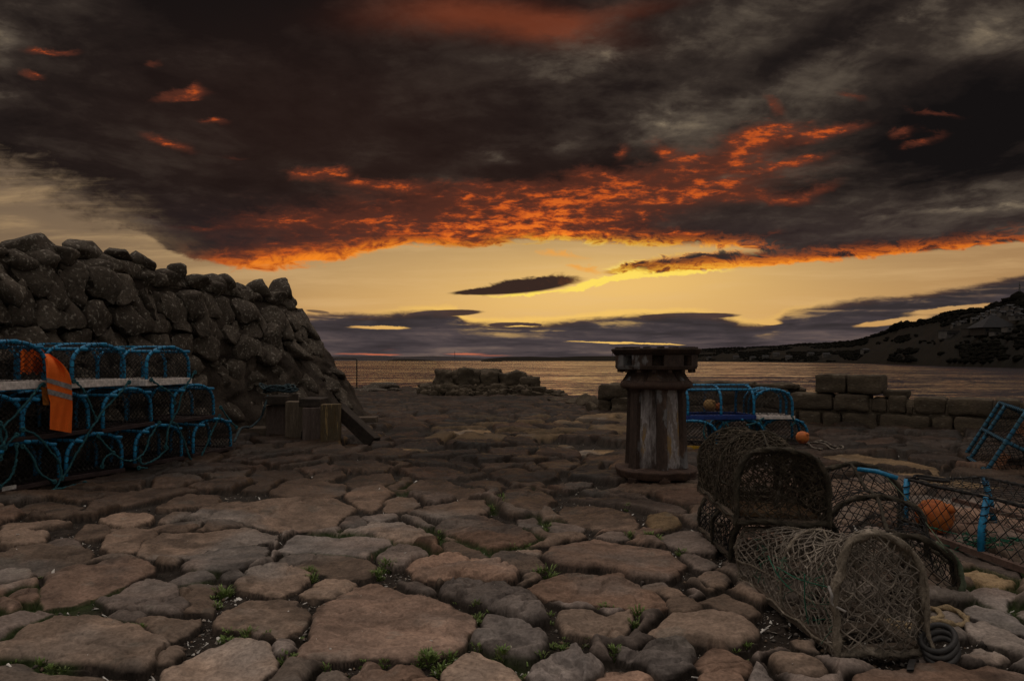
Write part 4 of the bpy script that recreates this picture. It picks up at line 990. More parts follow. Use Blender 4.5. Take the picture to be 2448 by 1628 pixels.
for j in range(40):
    s = RNG.uniform(par_s(1880), par_s(2448)); v = boulder((RNG.uniform(.03, .08), RNG.uniform(.03, .07), RNG.uniform(.02, .05)), 400+j, I2, 4, .15); p = PA+PD*s+PN*RNG.uniform(.02, .16); pm.add(v+[p[0], p[1], .01], I2[1])
o = pm.build('parapet_wall', mblock); tag(o, 'low parapet of squared sandstone blocks along the harbour edge', 'stone wall')
def roughbox(mbx, c, size, rot, seed, rough=.03, n=8, r=.06):
    g = np.linspace(-1, 1, n); F6 = []
    for ax in range(3):
        for sg in (-1, 1):
            A, B = np.meshgrid(g, g, indexing='ij'); P = np.zeros((n, n, 3)); P[..., ax] = sg; P[..., (ax+1) % 3] = A; P[..., (ax+2) % 3] = B
            F6.append(P[::-1] if sg < 0 else P)
    P = np.array(F6).reshape(-1, 3); hs = np.asarray(size)/2; q = P*hs; r = min(r, hs.min()*.6); ins = np.clip(q, -(hs-r), hs-r); dv = q-ins; l = np.linalg.norm(dv, axis=1, keepdims=True)
    q = ins+np.where(l > 1e-9, dv/np.maximum(l, 1e-9)*np.minimum(l, r), 0); off = Vector((seed*1.37 % 77, seed*.71 % 61, seed % 37)); rg = random.Random(seed)
    q[:, 0] += q[:, 2]*rg.uniform(-.15, .15); q[:, 2] += q[:, 0]*rg.uniform(-.1, .1)
    for k in range(len(q)): q[k] += P[k]/np.linalg.norm(P[k])*rough*1.4*mnoise.fractal(Vector(q[k])*(3.2/max(hs.max(), .1)*.5+1.5)+off, .9, 2., 5)
    cs, sn = math.cos(rot), math.sin(rot); q = np.stack([q[:, 0]*cs-q[:, 1]*sn, q[:, 0]*sn+q[:, 1]*cs, q[:, 2]], 1)
    mbx.add(q+c, [(f*n*n+i*n+j, f*n*n+(i+1)*n+j, f*n*n+(i+1)*n+j+1, f*n*n+i*n+j+1) for f in range(6) for i in range(n-1) for j in range(n-1)])
# tumbled end of the parapet beside the capstan
for j, (x0, x1, y0, y1, d, kind) in enumerate([(1438, 1500, 919, 955, 12.6, 0), (1466, 1524, 953, 992, 12.5, 0), (1436, 1468, 955, 988, 12.7, 0), (1496, 1560, 935, 962, 12.9, 0), (1520, 1575, 955, 1000, 12.5, 0), (1412, 1440, 948, 966, 13.6, 1), (1380, 1436, 944, 966, 14.2, 1), (1346, 1400, 952, 968, 15.2, 1), (1310, 1360, 954, 966, 16.5, 1), (1556, 1620, 925, 965, 12.6, 0), (1575, 1630, 960, 1000, 12.2, 0), (1400, 1440, 962, 984, 13.0, 1), (1500, 1540, 915, 938, 13.2, 1)]):
    a, b2 = at(x0, d), at(x1, d); z1, z0 = zat(y0, d), min(zat(y1, d), .02 if y1 > 980 else 9); q = MB()
    c = np.array([(a[0]+b2[0])/2, d+.18, (z0+z1)/2]); sz = (b2[0]-a[0], .42, z1-z0+.02)
    if kind == 0: roughbox(q, c, sz, -.35+RNG.uniform(-.2, .2), 500+j, .03)
    else: q.add(boulder((sz[0]*.6, .3, max(z1, .1)*.5+.06), 500+j, I3, 7, .12)+[c[0], c[1], max(z1*.5-.03, .0)], I3[1])
    o = q.build('fallen_stone', mblock); tag(o, ['grey block on top of the broken parapet end left of the capstan', 'lower block under the capping block left of the capstan', 'narrow block at the very end of the lower course', 'block just behind the upper part of the capstan drum', 'low block hidden mostly behind the capstan', 'small rounded stone by the end of the parapet', 'flat rounded stone farther out from the parapet end', 'flat dark stone lying toward the ruined wall', 'farthest low stone between the parapet and the ruined wall', 'upper block behind the capstan neck', 'lower block behind the capstan drum', 'rounded stone at the foot of the parapet end', 'stone half hidden behind the capstan collar'][j], 'stone', 'fallen stones at the broken end of the parapet')
# ruined piece of wall out on the quay end
rw = MB(); D0 = 19.4
for j, (x0, x1, y0, y1, dd2) in enumerate([(1198, 1300, 166, 275, 0), (1296, 1350, 172, 275, .15), (1340, 1480, 158, 282, .0), (1478, 1592, 166, 280, .02), (1584, 1752, 176, 288, 0), (1300, 1600, 160, 230, .5), (1200, 1330, 240, 305, -.05), (1330, 1560, 250, 312, .05), (1560, 1760, 255, 318, .05), (1105, 1200, 250, 290, .2), (1750, 1800, 205, 290, .3)]):
    a, b2, u, v2 = 560+x0*.3986, 560+x1*.3986, 820+y0*.3986, 820+y1*.3986; d = D0+dd2; p = (at(a, d)+at(b2, d))/2; z1, z0 = zat(u, d), zat(v2, d)
    roughbox(rw, [p[0], p[1]+.4, (z0+z1)/2], ((b2-a)/F*d, .8, z1-z0), RNG.uniform(-.06, .06), 600+j, .07, 10, .12)
for j in range(130):
    qx = 560+RNG.uniform(1105, 1960)*.3986
    top_ = np.interp(qx, [1000, 1035, 1060, 1230, 1262, 1300, 1345], [932, 922, 922, 922, 903, 924, 952]); bot_ = np.interp(qx, [1000, 1200, 1345], [938, 948, 958]); qy = top_+4+RNG.uniform(0, 1)*(bot_-top_-2); d = D0-.02-.6*(qy-top_)/40*RNG.uniform(.6, 1)+(.5 if qx > 1262 else 0)
    r = RNG.uniform(.06, .16)*(1.35 if qx > 1265 else 1); roughbox(rw, at(qx, d, zat(qy, d)), (r*RNG.uniform(1.6, 3.2), r*1.8, r*RNG.uniform(1.0, 1.7)), RNG.uniform(-.5, .5), 640+j, .05, 5, .05)
o = rw.build('ruined_wall', mblock); tag(o, 'ruined stump of masonry on the quay end against the water', 'stone wall')
rk = MB()
for j, (qx, qy, d, rx, rz) in enumerate([(905, 926, 23, .5, .16), (925, 924, 23, .45, .17), (880, 929, 23, .3, .1), (945, 931, 22, .25, .09), (865, 934, 22.5, .25, .1), (1010, 938, 21, .4, .1), (890, 934, 22, .6, .1), (980, 940, 22, .6, .08)]): rk.add(boulder((rx, rx*.7, rz), 800+j, I3, 7, .14)+at(qx, d, zat(qy, d)), I3[1])
o = rk.build('quay_end_rocks', mrock); tag(o, 'low dark rocks at the far edge of the quay beside the tall wall', 'rocks')
# handrail by the wall end
hr = MB(); a = at(853, 24.0); z1 = zat(858, 24); hr.tube([(a[0], a[1], -.05), (a[0], a[1], z1-.03), (a[0]-.03, a[1], z1), (a[0]-.62, a[1], z1+.02), (a[0]-.62, a[1]-.02, z1+.02), (a[0]-.62, a[1]-2.4, z1-.02)], .022, 6)
hr.tube([(a[0]-.62, a[1]-2.4, -.05), (a[0]-.62, a[1]-2.4, z1-.02)], .022, 6)
o = hr.build('handrail', surf('rail_iron', (.04, .035, .03), scale=8)); tag(o, 'thin iron handrail beside the end of the tall wall', 'handrail')
# ------------------------------------------------------------------ capstan
CAPX, CAPY = at(1568, 5.66)[:2]
miron = surf('rusty_iron', (.036, .022, .017), (.115, .072, .052), (.065, .042, .033), scale=5, bscale=60, rough=.75, bump=.6, bdist=.004, spec=.35, stretch=(1, 1, .45), patch=((.17, .165, .17), 6., .56, .05))
mpanel = surf('flaking_paint', (.062, .044, .038), (.36, .33, .33), (.20, .165, .15), scale=4.5, bscale=70, rough=.75, bump=.5, bdist=.004, spec=.3, stretch=(1.4, 1.4, .35), lo=.42, hi=.58, patch=((.30, .19, .07), 4., .57, .04))
mrust = surf('dark_rust', (.022, .015, .012), (.060, .036, .026), scale=9, bscale=80, rough=.85, bump=.7, bdist=.004, spec=.25)
mchip = surf('worn_rust', (.085, .050, .036), (.15, .10, .080), (.05, .03, .024), scale=10, bscale=70, rough=.8, bump=.7, bdist=.004, spec=.3)
def lathe(prof, n=64, wob=.0, seed=0):
    P = []
    for r, z in prof:
        th = np.linspace(0, 2*np.pi, n, endpoint=False); rr = r*(1+wob*2*fbm(np.cos(th)*2.2+seed, np.sin(th)*2.2+z*6, 4, seed))
        P.append(np.stack([rr*np.cos(th), rr*np.sin(th), z+0*th+wob*.6*fbm(np.cos(th)*3+9, np.sin(th)*3+seed, 3, seed+1)], 1))
    return np.array(P).transpose(1, 0, 2)
cap = thing('capstan', 'old rusty iron capstan with a socketed head standing on the paved quay', 'capstan', loc=(CAPX, CAPY, .0))
b_ = MB(); b_.grid(lathe([(0, .05), (.300, .05), (.322, .055), (.330, .075), (.338, .105), (.342, .116), (.334, .124), (.285, .131), (.2, .135)], 72, .045, 3), wrapu=True); b_.build('base_flange', mchip, cap)
b_ = MB(); b_.grid(lathe([(.30, -.06), (.31, .0), (.315, .04), (.2, .045)], 48, .05, 5), wrapu=True)
for k in range(8):
    a = R(-90+k*45); b_.box((.315*math.cos(a), .315*math.sin(a), .005), (.06, .085, .12), Matrix.Rotation(a, 3, 'Z'), jit=.006)
b_.build('foot_ring', mrust, cap, smooth=False, bevel=.006)
# drum: six flat panels with raised whelps between them
b_ = MB(); hexa = []
for r, z in ((.235, .13), (.238, .16), (.226, .45), (.216, .78)):
    hexa.append([[r*math.cos(R(-90+k*60)), r*math.sin(R(-90+k*60)), z] for k in range(6)])
n = 8; P = []
for h in hexa:
    row = []
    for k in range(6):
        a, c = np.array(h[k]), np.array(h[(k+1) % 6])
        for q in range(n): row.append(a+(c-a)*q/n)
    P.append(row)
b_.grid(np.array(P).transpose(1, 0, 2), wrapu=True); b_.build('drum', mpanel, cap, smooth=False)
for k in range(6):
    a = R(-90+k*60); w = MB(); ring = []
    for z, r, hw in ((.13, .262, .046), (.17, .258, .042), (.45, .247, .040), (.74, .238, .042), (.785, .262, .05)):
        c, s = math.cos(a), math.sin(a); t = np.array([-s, c, 0]); o_ = np.array([c, s, 0])
        ring.append([o_*(r-.07)-t*hw+[0, 0, z], o_*(r-.006)-t*hw+[0, 0, z], o_*r-t*hw*.7+[0, 0, z], o_*(r+.006)+[0, 0, z], o_*r+t*hw*.7+[0, 0, z], o_*(r-.006)+t*hw+[0, 0, z], o_*(r-.07)+t*hw+[0, 0, z]])
    w.grid(np.array(ring)[:, ::-1]); w.build('whelp', miron, cap, smooth=False)
b_ = MB(); b_.grid(lathe([(.2, .765), (.268, .768), (.292, .78), (.297, .80), (.290, .822), (.272, .838), (.2, .842)], 64, .02, 7), wrapu=True); b_.build('collar', mchip, cap)
b_ = MB(); b_.grid(lathe([(.268, .836), (.262, .85), (.240, .875), (.224, .90), (.216, .925), (.21, .94)], 64, .012, 9), wrapu=True); b_.build('neck', miron, cap)
for k in range(6):
    a = R(-90+k*60+30); f = MB(); c, s = math.cos(a), math.sin(a); t = np.array([-s, c, 0])*.012; o_ = np.array([c, s, 0])
    pts = [o_*.20+[0, 0, .84], o_*.275+[0, 0, .84], o_*.245+[0, 0, .885], o_*.225+[0, 0, .925], o_*.20+[0, 0, .925]]
    f.add([p-t for p in pts]+[p+t for p in pts], [(0,1,2,3,4), (9,8,7,6,5)]+[(i, (i+1) % 5, 5+(i+1) % 5, 5+i) for i in range(5)]); f.build('rib', mrust, cap, smooth=False)
# head with eight bar sockets
b_ = MB(); ths = []; 
for k in range(8):
    c = R(-90-9+k*45); hw = .046/.335
    ths += [c-R(22.5), c-R(14), c-hw-.004, c-hw, c, c+hw, c+hw+.004, c+R(14)]
ths = np.array(ths); zs = [.925, .932, .955, .958, .962, 1.038, 1.042, 1.046]
P = []
for i, t in enumerate(ths):
    col = []
    sock = (i % 8) in (3, 4, 5)
    for j, z in enumerate(zs):
        r = [.30, .326, .335, .335, .335, .335, .335, .333][j]
        if sock and j in (4, 5): r = .225
        col.append([r*math.cos(t), r*math.sin(t), z])
    P.append([[.18*math.cos(t), .18*math.sin(t), .92]]+col+[[.25*math.cos(t), .25*math.sin(t), 1.046]])
b_.grid(np.array(P), wrapu=True); b_.build('socket_head', miron, cap, smooth=False)
for k in range(16):
    a = R(k*22.5+8); q = MB(); q.box((.30*math.cos(a), .30*math.sin(a), .918), (.034, .034, .03), Matrix.Rotation(a, 3, 'Z')); q.build('bolt', mrust, cap, smooth=False, bevel=.004)
b_ = MB(); b_.grid(lathe([(.30, 1.043), (.338, 1.046), (.352, 1.062), (.366, 1.083), (.368, 1.090), (.360, 1.097), (.30, 1.1), (.1, 1.104), (0, 1.105)], 80, .008, 11), wrapu=True); b_.build('top_plate', mrust, cap)
for k in range(18):
    a = R(k*20+5); q = MB(); q.box((.30*math.cos(a), .30*math.sin(a), 1.103), (.075, .05, .014), Matrix.Rotation(a, 3, 'Z'), jit=.002); q.build('tread_block', mrust, cap, smooth=False, bevel=.003)

# ------------------------------------------------------------------ lobster pots
mblue = surf('blue_pipe', (.010, .24, .47), (.016, .30, .56), (.010, .16, .33), scale=12, bscale=60, rough=.5, bump=.1, spec=.4)
mbluedk = surf('blue_pipe_worn', (.012, .11, .22), (.016, .15, .29), (.03, .10, .14), scale=14, bscale=60, rough=.6, bump=.2, spec=.35)
mbind = surf('black_twine', (.010, .010, .012), (.02, .02, .022), scale=30, bump=0, rough=.9)
mnet = surf('black_net', (.012, .012, .013), (.028, .026, .025), scale=20, bump=0, rough=.9)
mnetb = surf('brown_net', (.17, .145, .12), (.40, .35, .295), (.26, .225, .19), scale=14, bump=0, rough=.95)
mnetd = surf('dark_weed_net', (.046, .035, .025), (.135, .104, .076), (.075, .06, .043), scale=10, bump=0, rough=.95)
mnetw = surf('pale_net', (.20, .17, .14), (.12, .10, .085), scale=14, bump=0, rough=.95)
mtray = surf('white_tray', (.72, .66, .63), (.50, .45, .42), (.64, .58, .55), scale=7, bscale=40, rough=.6, bump=.1, patch=((.20, .12, .05), 5., .68, .05))
mtrayp = surf('purple_brown_tray', (.026, .016, .016), (.050, .032, .032), scale=8, bscale=40, rough=.7, bump=.2)
mtrayb = surf('blue_tray', (.012, .035, .17), (.016, .045, .22), scale=8, bump=.1, rough=.55)
mrope = surf('teal_rope', (.022, .105, .125), (.04, .17, .19), (.015, .07, .09), scale=30, bscale=120, rough=.85, bump=.3, bdist=.003)
mropegr = surf('green_rope', (.010, .085, .050), (.02, .14, .085), scale=30, bump=0, rough=.9)
mropebr = surf('old_rope', (.15, .125, .098), (.34, .29, .235), (.22, .185, .145), scale=22, bscale=140, rough=.95, bump=.5, bdist=.004)
mropedk = surf('weedy_rope', (.034, .028, .021), (.088, .070, .052), (.05, .042, .030), scale=16, bscale=120, rough=.95, bump=.5, bdist=.004)
mropetan = surf('tan_rope', (.30, .225, .13), (.22, .16, .095), scale=30, bscale=140, rough=.9, bump=.4, bdist=.003)
mrubber = surf('black_rubber', (.018, .017, .018), (.03, .028, .028), scale=20, rough=.55, bump=.1, spec=.4)
mbuoy = surf('orange_buoy', (.46, .10, .02), (.36, .06, .016), (.52, .17, .04), scale=6, bscale=30, rough=.55, bump=.1, patch=((.20, .045, .025), 9., .54, .10))
mbuoyp = surf('faded_buoy', (.50, .32, .13), (.42, .22, .08), scale=9, bscale=30, rough=.6, bump=.1)
mwood = surf('grey_plank', (.085, .062, .046), (.15, .115, .088), (.11, .085, .065), scale=3, bscale=30, rough=.9, bump=.5, bdist=.004, stretch=(1, 8, 8))

def dprof(W, H, n=28, straight=.42):
    """D-shaped section: up one side, over the rounded top, down the other; returned evenly spaced"""
    p = [(-W/2, 0)]; zs_ = H*straight
    for a in np.linspace(180, 0, 24): 
        c, s = math.cos(R(a)), math.sin(R(a)); p.append((W/2*np.sign(c)*abs(c)**.85, zs_+(H-zs_)*abs(s)**.85))
    p.append((W/2, 0)); p = np.array([(0, y, z) for y, z in p]); return resample(p, 1e-9+np.sum(np.hypot(*np.diff(p[:, 1:], axis=0).T))/n)
class Shape:
    """netting surface of a pot: u along it (0..L), v round the section"""
    def __init__(s, L, W, H, straight=.42, sag=.0, hoops=(0, .5, 1), taper=0):
        s.L, s.W, s.H, s.sag, s.hoops = L, W, H, sag, np.array(hoops); s.p = dprof(W, H, 60, straight); s.c = np.concatenate([[0], np.cumsum(np.linalg.norm(np.diff(s.p, axis=0), axis=1))]); s.P = s.c[-1]; s.taper = taper
    def at(s, u, v):
        y = np.interp(v, s.c, s.p[:, 1]); z = np.interp(v, s.c, s.p[:, 2]); t = u/s.L
        k = 1-s.sag*np.min(np.abs(t[:, None]-s.hoops[None])*2*(len(s.hoops)-1)/2, axis=1).clip(0, .5)*2
        k = k*(1-s.taper*t)
        return np.stack([u, y*k, z*k], 1)
def net_quad(mapf, nu, nv, du, dv, r, mb, mat=0, keep=None, jit=0., knots=0., n=3):
    """diamond mesh on a lattice, mapped to a surface; every strand a small prism"""
    I, J = np.meshgrid(np.arange(nu+1), np.arange(nv+1), indexing='ij'); sel = (I+J) % 2 == 0
    U = I*du+RNG.normal(0, jit*du, I.shape)*(I > 0)*(I < nu); Vv = J*dv+RNG.normal(0, jit*dv, I.shape)*(J > 0)*(J < nv)
    Pm = mapf(U.ravel(), Vv.ravel()).reshape(nu+1, nv+1, 3)
    if jit: Pm = Pm+RNG.normal(0, jit*.3*du, Pm.shape)
    A, B = [], []
    for di, dj in ((1, 1), (1, -1)):
        a = np.argwhere(sel); b2 = a+[di, dj]; ok = (b2[:, 0] <= nu) & (b2[:, 1] >= 0) & (b2[:, 1] <= nv); a, b2 = a[ok], b2[ok]
        if keep is not None:
            k = keep(U[a[:, 0], a[:, 1]], Vv[a[:, 0], a[:, 1]]) & keep(U[b2[:, 0], b2[:, 1]], Vv[b2[:, 0], b2[:, 1]]); a, b2 = a[k], b2[k]
        A.append(Pm[a[:, 0], a[:, 1]]); B.append(Pm[b2[:, 0], b2[:, 1]])
    A = np.concatenate(A); B = np.concatenate(B)
    # let the strands curve a little
    if jit:
        M_ = (A+B)/2+RNG.normal(0, jit*.22*du, A.shape); mb.sticks(A, M_, r, mat, n); mb.sticks(M_, B, r, mat, n)
    else: mb.sticks(A, B, r, mat, n)
    if knots:
        K = np.unique(np.round(np.concatenate([A, B]), 5), axis=0)
        for q in K: mb.add(OCT*knots*RNG.uniform(.7, 1.3)*RNG.uniform(.8, 1.2, (6, 1))+q, OF, mat)
    return mb
def end_net(sh, u, cell, r, mb, mat=0, jit=0., knots=0, bulge=0., hole=None):
    W, H = sh.W, sh.H; nu = int(W/cell*2)+2; nv = int(H/cell*2)+2; prof = sh.p[:, 1:]
    def keep(a, b):
        y = a-W/2-cell*.5; z = b-cell*.3; k = inside(prof, y, z)[1] | (inside(prof, y, z)[0] > -.012)
        if hole: k &= np.hypot(y-hole[0], z-hole[1]) > hole[2]
        return k
    def mp(a, b):
        y = a-W/2-cell*.5; z = b-cell*.3; e = np.clip(inside(prof, y, z)[0], 0, .1)/.1
        return np.stack([u+bulge*e, y, np.maximum(z, 0)], 1)
    return net_quad(mp, nu, nv, cell/2, cell/2, r, mb, mat, keep, jit, knots)
def hoop(mb, sh, u, r, k=1., band=.0, rope=False, mat=0):
    P = sh.p*k+np.array([u, 0, 0])
    if rope: mb.rope(P, r, mat)
    else: mb.tube(resample(P, .03), r, 8, False, mat)
    if band:
        Q = resample(P, band)
        for i in range(1, len(Q)-1, 1):
            t = Q[i+1]-Q[i-1]; t /= np.linalg.norm(t); a = np.cross(t, [1, 0, 0]); a /= np.linalg.norm(a); b2 = np.cross(t, a)+t*.35
            mb.tube([Q[i]+(r+.0015)*(math.cos(q)*a+math.sin(q)*b2) for q in np.linspace(0, 2*np.pi, 9)[:-1]], .0028, 4, True, 1)
def blue_pot(label, L=.58, W=.54, H=.35, tray=mtrayp, group='blue framed lobster pots stacked against the boulder wall', pipe=mblue, netm=mnet, trayh=.036, cell=.044, funnel=True, notch=True):
    """D-section creel: +x is the length, the end at x=0 faces the quay"""
    t = thing('lobster_pot', label, 'lobster pot', group); sh = Shape(L, W, H-trayh, .40); up = np.array([0, 0, trayh])
    q = MB(); q.box((.014, 0, trayh/2), (.028, W+.05, trayh)); q.box((L-.014, 0, trayh/2), (.028, W+.05, trayh))
    for s in (-1, 1): q.box((L/2, s*(W/2+.011), trayh/2), (L-.056, .028, trayh))
    for k in range(5): q.box((L/2, -W/2+(k+.5)*W/5, .012), (L-.06, W/7, .018))
    q.build('base_tray', tray, t, smooth=False, bevel=.005)
    for k, u in enumerate((.02, L/2, L-.02)):
        m_ = MB(); hoop(m_, sh, u, .0155, band=.055); o = m_.build('hoop', [pipe, mbind], t); o.location = up
    for (y, z) in ((0, sh.H+.004), (-W*.36, sh.H*.87), (W*.36, sh.H*.87)):
        m_ = MB(); m_.tube([(-.05, y, z+trayh), (L+.03, y, z+trayh)], .014, 7)
        for k in range(int(L/.06)):
            x = .01+k*.06; m_.tube([(x+.006*math.sin(a), y+.0155*math.cos(a), z+trayh+.0155*math.sin(a)) for a in np.linspace(0, 6.283, 8)[:-1]], .0026, 4, True, 1)
        m_.build('top_rod', [pipe, mbind], t)
    m_ = MB(); nu = int(L/cell*2); nv = int(sh.P/cell*2)
    net_quad(lambda u, v: sh.at(u, v), nu, nv, L/nu, sh.P/nv, .0025, m_, 0, None, .10)
    end_net(sh, .012, cell, .0025, m_, 0, .10); end_net(sh, L-.012, cell, .0025, m_, 0, .10)
    if notch:
        for k in range(13): y = -W/2+(k+.5)*W/13; m_.tube([(-.004, y, trayh+.012), (-.007, y+.005, trayh*.72), (-.004, y+.012, trayh+.012)], .0032, 4)
    o = m_.build('netting', netm, t); o.location = up
    if funnel:
        m_ = MB(); nf = 12
        def cone(u, v):
            a = v/1.*2*np.pi; k = u; rr = .15*(1-k)+.055*k; return np.stack([L*.5+.0*a+.1*np.cos(a)*rr/.15, (W/2-.02)*(1-k)+.05*k+0*a, trayh+.15+rr*np.sin(a)], 1)
        net_quad(lambda u, v: cone(u, v), 6, 16, 1/6, 1/16, .0022, m_, 0, None, .06)
        net_quad(lambda u, v: np.stack([L*.30+u*.25, -W*.36+v*W*.72, trayh+.19+.07*np.sin(u*9)*np.cos(v*5)], 1), 9, 14, 1/9, 1/14, .0022, m_, 0, None, .18)
        m_.build('entrance_funnel', mnetw, t)
    return t
# the stack of three tiers against the wall
LD = np.array([.279, .960, 0]); NRM = np.array([.960, -.279, 0])       # along the stack / out towards the quay
def stack_pt(px):
    k = (px-CX)/F; d = (-3.6-.29*5.05)/(k-.29); return np.array([k*d, d, 0.])
proto_p = proto_w = None; POTS = {}
STK = [('A', 62, 0.0, 'p', 'dark tray lobster pot on the paving with a small white sticker on its tray'), ('B', 231, 0.0, 'p', 'second lobster pot from the near end in the bottom tier, over the knotted rope tail'), ('C', 384, 0.0, 'p', 'third lobster pot in the bottom tier with rope loops hanging across its mouth'), ('D', 512, 0.0, 'p', 'last lobster pot of the bottom tier, beside the wooden posts'),
       ('M', -35, .365, 'p', 'lobster pot of the middle tier cut off by the picture edge'), ('N', 141, .365, 'p', 'lobster pot of the middle tier behind the hanging orange jacket'), ('O', 311, .365, 'p', 'lobster pot of the middle tier under the two white trays'), ('Q', 467, .365, 'p', 'lobster pot of the middle tier at the far end of the stack'),
       ('T', 30, .735, 'w', 'white tray lobster pot of the top tier with orange cloth inside'), ('U', 242, .735, 'w', 'white tray lobster pot of the top tier beside the orange jacket'), ('V', 407, .735, 'w', 'white tray lobster pot at the far end of the top tier, before the boulder wall')]
for key, px, z, kind, lab in STK:
    p = stack_pt(px); yaw = RNG.uniform(-.08, .08); ax = -NRM; ax = np.array([ax[0]*math.cos(yaw)-ax[1]*math.sin(yaw), ax[0]*math.sin(yaw)+ax[1]*math.cos(yaw), 0]); lat = np.cross([0, 0, 1], ax)
    tilt = {'A': .02, 'B': -.03}.get(key, RNG.uniform(-.03, .03)); zz = np.array([0, 0, 1.])+lat*tilt; zz /= np.linalg.norm(zz); lat = np.cross(zz, ax)
    M = frame_matrix(p+[0, 0, z+.045+RNG.uniform(-.008, .008)], ax, lat, zz)
    if kind == 'p':
        if proto_p is None: proto_p = blue_pot(lab); POTS[key] = proto_p; proto_p.matrix_world = M
        else: POTS[key] = dup(proto_p, M, lab)
    else:
        if proto_w is None: proto_w = blue_pot(lab, tray=mtray, trayh=.06); POTS[key] = proto_w; proto_w.matrix_world = M
        else: POTS[key] = dup(proto_w, M, lab)
bpy.context.view_layer.update()
m_ = MB(); m_.box((-.001, .12, .034), (.003, .10, .03)); m_.build('sticker', surf('sticker_white', (.45, .43, .42), bump=0), POTS['A'], smooth=False)
# ropes of the pots: they hang down the face of the stack, a hand's breadth proud of it
def face_pt(zx, zy, out=.02, sc_=.2678, ox=0, oy=780):
    px, py = ox+zx*sc_, oy+zy*sc_; k = (px-CX)/F; base = np.array([-3.6, 5.05, 0])+NRM*out
    d = (base[0]*LD[1]-base[1]*LD[0])/(k*LD[1]-LD[0]); return np.array([k*d, d, max(zat(py, d), .012)])
ROPES = [('T', '380,520 330,560 230,690 130,800 20,910 10,1000 40,1090'), ('U', '660,490 740,560 800,690 860,830'), ('U', '1150,500 1060,610 930,740 870,840 820,900 760,1010 680,1140 620,1260 550,1360'), ('V', '1350,480 1440,540 1530,600 1560,680'), ('V', '1740,410 1680,500 1620,620 1590,740 1540,830 1500,930 1480,1070'), ('Q', '1960,800 1890,950 1810,1130 1760,1230 1700,1180 1640,1020 1580,880 1530,860'), ('O', '880,980 960,1080 1080,1180 1200,1195 1290,1120 1340,990 1420,860'), ('N', '200,930 320,970 430,1090 530,1220 545,1340 490,1480 470,1530 580,1535 690,1540 640,1510 700,1470 760,1460'), ('O', '1240,1260 1400,1320 1520,1390'), ('Q', '1760,1235 1900,1245 2050,1250 2180,1310'), ('C', '1670,1215 1620,1300 1580,1385'), ('O', '1245,1190 1280,1230 1400,1180 1490,1090'), ('B', '910,1250 940,1170 1010,1130'), ('M', '150,1060 140,1220 90,1350 0,1430'), ('A', '200,1070 280,1150 350,1300 480,1390'), ('D', '1970,720 2060,850 2110,900'), ('M', '0,870 60,960 20,1080'), ('M', '150,970 60,1060 0,1180')]
for i, (key, txt) in enumerate(ROPES):
    pts = [face_pt(*[float(q) for q in w.split(',')], out=.03+.008*math.sin(i*2+k)) for k, w in enumerate(txt.split())]
    m_ = MB(); P = spline(pts, 8); P += RNG.normal(0, .002, P.shape); m_.rope(P, .0085, n=7)
    for e in (0, -1):       # a knot at each end
        c = P[e]; m_.tube([c+.014*np.array([math.cos(a)*.5, math.cos(a)*.6, math.sin(a)]) for a in np.linspace(0, 6.283, 9)[:-1]], .008, 5, True)
    o = m_.build('rope', mrope if i % 4 else mrope, None)
    o.parent = POTS[key]; o.matrix_parent_inverse = POTS[key].matrix_world.inverted()
# orange hi-vis jacket slung out between two top pots
mhv = surf('orange_cloth', (.78, .155, .022), (.70, .120, .016), scale=4, bscale=300, rough=.8, bump=.15, bdist=.002, spec=.15)
mrefl = surf('grey_reflective_tape', (.20, .19, .19), (.27, .26, .26), scale=10, bump=0, rough=.5)
mhvd = surf('inner_cloth', (.42, .17, .03), (.34, .12, .02), scale=6, bump=0, rough=.9)
jk = thing('hi_vis_jacket', 'orange high visibility jacket with grey reflective bands hung over the blue pots', 'jacket')
rows = [(845, 100, 118, -.14), (852, 104, 126, -.05), (858, 107, 136, .01), (866, 109, 146, .035), (876, 110, 156, .05), (890, 110.5, 166, .06), (905, 111.5, 170.5, .062), (920, 112, 172, .062), (935, 114, 172.5, .062), (948, 116, 173, .06), (962, 120, 173.5, .058), (980, 120, 173, .056), (1000, 119.5, 172, .055), (1016, 119, 171.5, .055), (1028, 119.2, 170.5, .054)]
def jacket_pt(py, f, lift=0.):
    l = np.interp(py, [r[0] for r in rows], [r[1] for r in rows]); r = np.interp(py, [r[0] for r in rows], [r[2] for r in rows]); o = np.interp(py, [r[0] for r in rows], [r[3] for r in rows])
    k = min(1, max(0, (py-862)/60)); 
    o = o+.012*math.sin(f*5.2+1.1)*(1-.4*k)+.016*math.sin(f*9+py*.02)*(1-k)+.006*math.sin(f*16+py*.05)
    yy_ = py+(9*f if py > 1015 else 9*f*k*max(0, 1-abs(py-930)/200))
    return face_pt((l+(r-l)*f)/.2678, (yy_-780)/.2678, o+lift)
py_ = np.linspace(846, 1026, 46); ff = np.linspace(0, 1, 22)
def sheet(pys, fs, th, lift=0):
    A = np.array([[jacket_pt(p, f, lift+th/2) for f in fs] for p in pys]); B = np.array([[jacket_pt(p, f, lift-th/2) for f in fs] for p in pys]); q = MB(); q.grid(A[:, ::-1]); q.grid(B)
    E_ = lambda a, b2: q.grid(np.stack([a, b2], 1))
    E_(A[0], B[0]); E_(B[-1], A[-1]); E_(B[:, 0], A[:, 0]); E_(A[:, -1], B[:, -1]); return q
sheet(py_, ff, .007).build('sleeve', mhv, jk)
